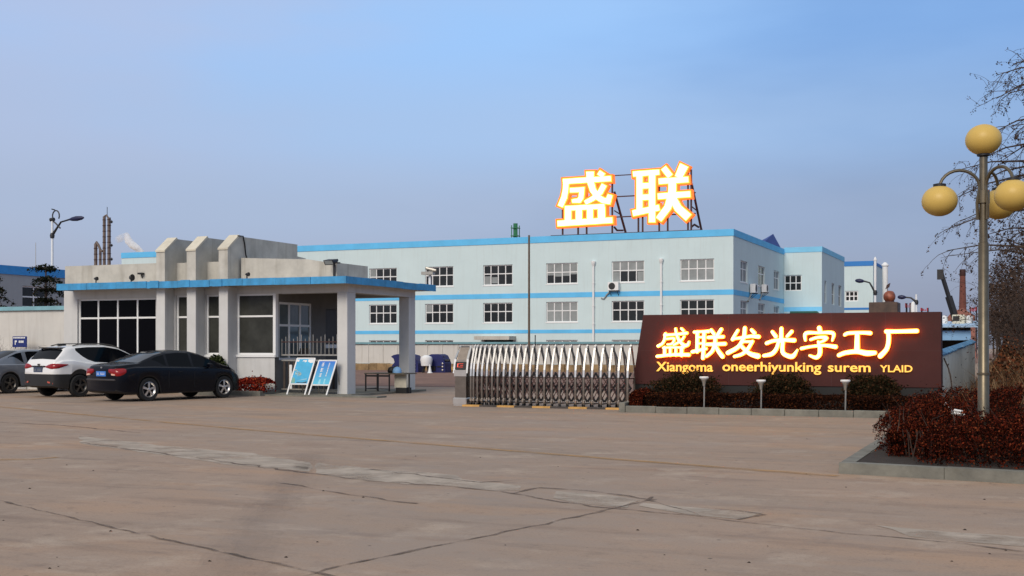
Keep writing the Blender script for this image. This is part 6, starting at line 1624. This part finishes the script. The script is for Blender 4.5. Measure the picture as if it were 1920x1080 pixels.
# tall leafless shrubs climbing the bank at the right edge
for kk,(px,Y,h_,lb) in enumerate(((1945,36,2.4,'tall bare brown shrub cut by the right photo edge'),(1918,46,2.6,'tallest bare brown shrub on the bank right of the lamp'),(1886,56,2.0,'thin bare brown shrub at the far end of the bank'),(1903,60,3.2,'farthest tall bare brown shrub of the bank'))):
    rnd = random.Random(300+kk); q = P(px,650,Y); zb_ = bank_h(q.x,Y); tips = []; c_ = MB()
    t = thing('bare_shrub', lb, 'shrub', (q.x,Y,zb_), 'leafless shrubs on the bank')
    for k in range(16): branches(c_, (q.x+rnd.gauss(0,.25),Y+rnd.gauss(0,.25),zb_-.05), (rnd.gauss(0,.28),rnd.gauss(0,.3),1), h_*rnd.uniform(.6,1.05), .022, 2, rnd, tips, .0, .5, (3,5), (4,3,3,3))
    build(c_, 'stems', M['twig'], t); ps = []
    for (p_,d_) in tips:
        for _ in range(2): ps.append(tuple(p_+Vector((rnd.gauss(0,.05),rnd.gauss(0,.05),rnd.gauss(0,.05)))))
    quads('dead_leaves', leaf_cloud(0, np.array(ps), .028, np.random.RandomState(kk)), M['deadleaf'], t)
# undergrowth between the trunks
rs = np.random.RandomState(31); n = 9000; X = rs.uniform(-.6,9,n); Y = rs.uniform(45,150,n); X = X-(Y-45)*.012
Z = .4+rs.uniform(size=n)**1.6*2.0
quads('brushwood', leaf_cloud(n, np.stack([X,Y,Z],1), .16, rs), leafmat('dark_brushwood',[(0,(.018,.012,.009)),(.6,(.05,.03,.02)),(1,(.11,.07,.04))]))
tag(bpy.data.objects['brushwood'], 'dark brown brushwood between the bare roadside trees', 'brushwood', kind='stuff')
# leaning stick by the right wall
m_ = MB(); m_.tube([P(1770,672,31),P(1778,690,30.6),P(1782,705,30.4),P(1786,735,30.2)], .018, 5); m_.tube([P(1776,687,30.6),P(1779,682,30.6)], .012, 4); ob = build(m_, 'dead_branch', M['bark'], at=P(1786,735,30.2)); tag(ob, 'thin dead branch leaning on the right boundary wall', 'branch')
# dark tiered conifers by the workshop
def conifer(px, Y, pyt, label, sd, wid):
    q = P(px,650,Y); zt_ = P(px,pyt,Y).z; rnd = random.Random(sd); rs = np.random.RandomState(sd)
    t = thing('conifer_tree', label, 'tree', (q.x,Y,0), 'dark conifers behind the left wall'); m_ = MB(); m_.tube([(q.x,Y,0),(q.x,Y,zt_)], [.14,.03], 7); build(m_, 'trunk', M['bark'], t)
    ps = []; br = MB(); nl = 8
    for k in range(nl):
        z_ = zt_*(.34+.64*k/(nl-1)); L0 = wid*(1.05-.55*k/(nl-1))
        for a in range(6):
            an = rnd.uniform(0,6.283); ln = L0*rnd.uniform(.5,1.15); pts = []
            for i in range(7):
                f = i/6; pts.append(Vector((q.x+math.cos(an)*ln*f, Y+math.sin(an)*ln*f, z_+.10*math.sin(f*3.1)*ln-.30*ln*f*f+ (.25*ln*f if k == nl-1 else 0))))
            br.tube(pts, [.03,.028,.024,.02,.016,.012,.008], 4)
            for p_ in pts[1:]:
                for _ in range(14): ps.append((p_.x+rs.normal(0,.10),p_.y+rs.normal(0,.10),p_.z+rs.normal(-.02,.06)))
    build(br, 'limbs', M['bark'], t); quads('foliage', leaf_cloud(0, np.array(ps), .055, rs), M['greenb2'], t)
M['greenb2'] = leafmat('near_black_needles', [(0,(.004,.006,.004)),(.6,(.012,.016,.010)),(1,(.03,.034,.02))])
conifer(86, 44, 500, 'dark tiered conifer before the grey workshop window', 5, 1.25)
conifer(-12, 44, 520, 'dark conifer cut off by the left photo edge', 6, 1.2)
# shrubs by the gatehouse
q = P(404,650,33.0-.15); bush('green_shrub', (q.x,32.85,P(404,683,32.85).z-.02), .42, .25, .30, 1500, .05, M['greenb'], 'dark green leafy shrub beside the black sedan bonnet', 'shrub', 41, zb=.1, lump=.5)
box_hedge('red_flower_bed', P(440,650,32.8).x, P(505,650,32.8).x, 32.52, 33.2, .45, 4200, .035, M['redplant'], 'dark red planting in the kerbed bed below the gatehouse window', 'plants', 42, .10)
q = P(10,640,33.4); cr_ = MB(); rnd = random.Random(3); tips = []
for k in range(12): branches(cr_, (q.x,33.4,.3), (rnd.gauss(0,.5),rnd.gauss(0,.3),1.2), rnd.uniform(.9,1.6), .015, 2, rnd, tips, .0, .5, (2,3), (4,3,3,3))
t = thing('bare_shrub', 'leafless shrub by the left wall behind the grey sedan', 'shrub', (q.x,33.4,0)); cr_.tube([(q.x,33.4,0),(q.x,33.4,.4)], .03, 6); build(cr_, 'stems', M['twig'], t)
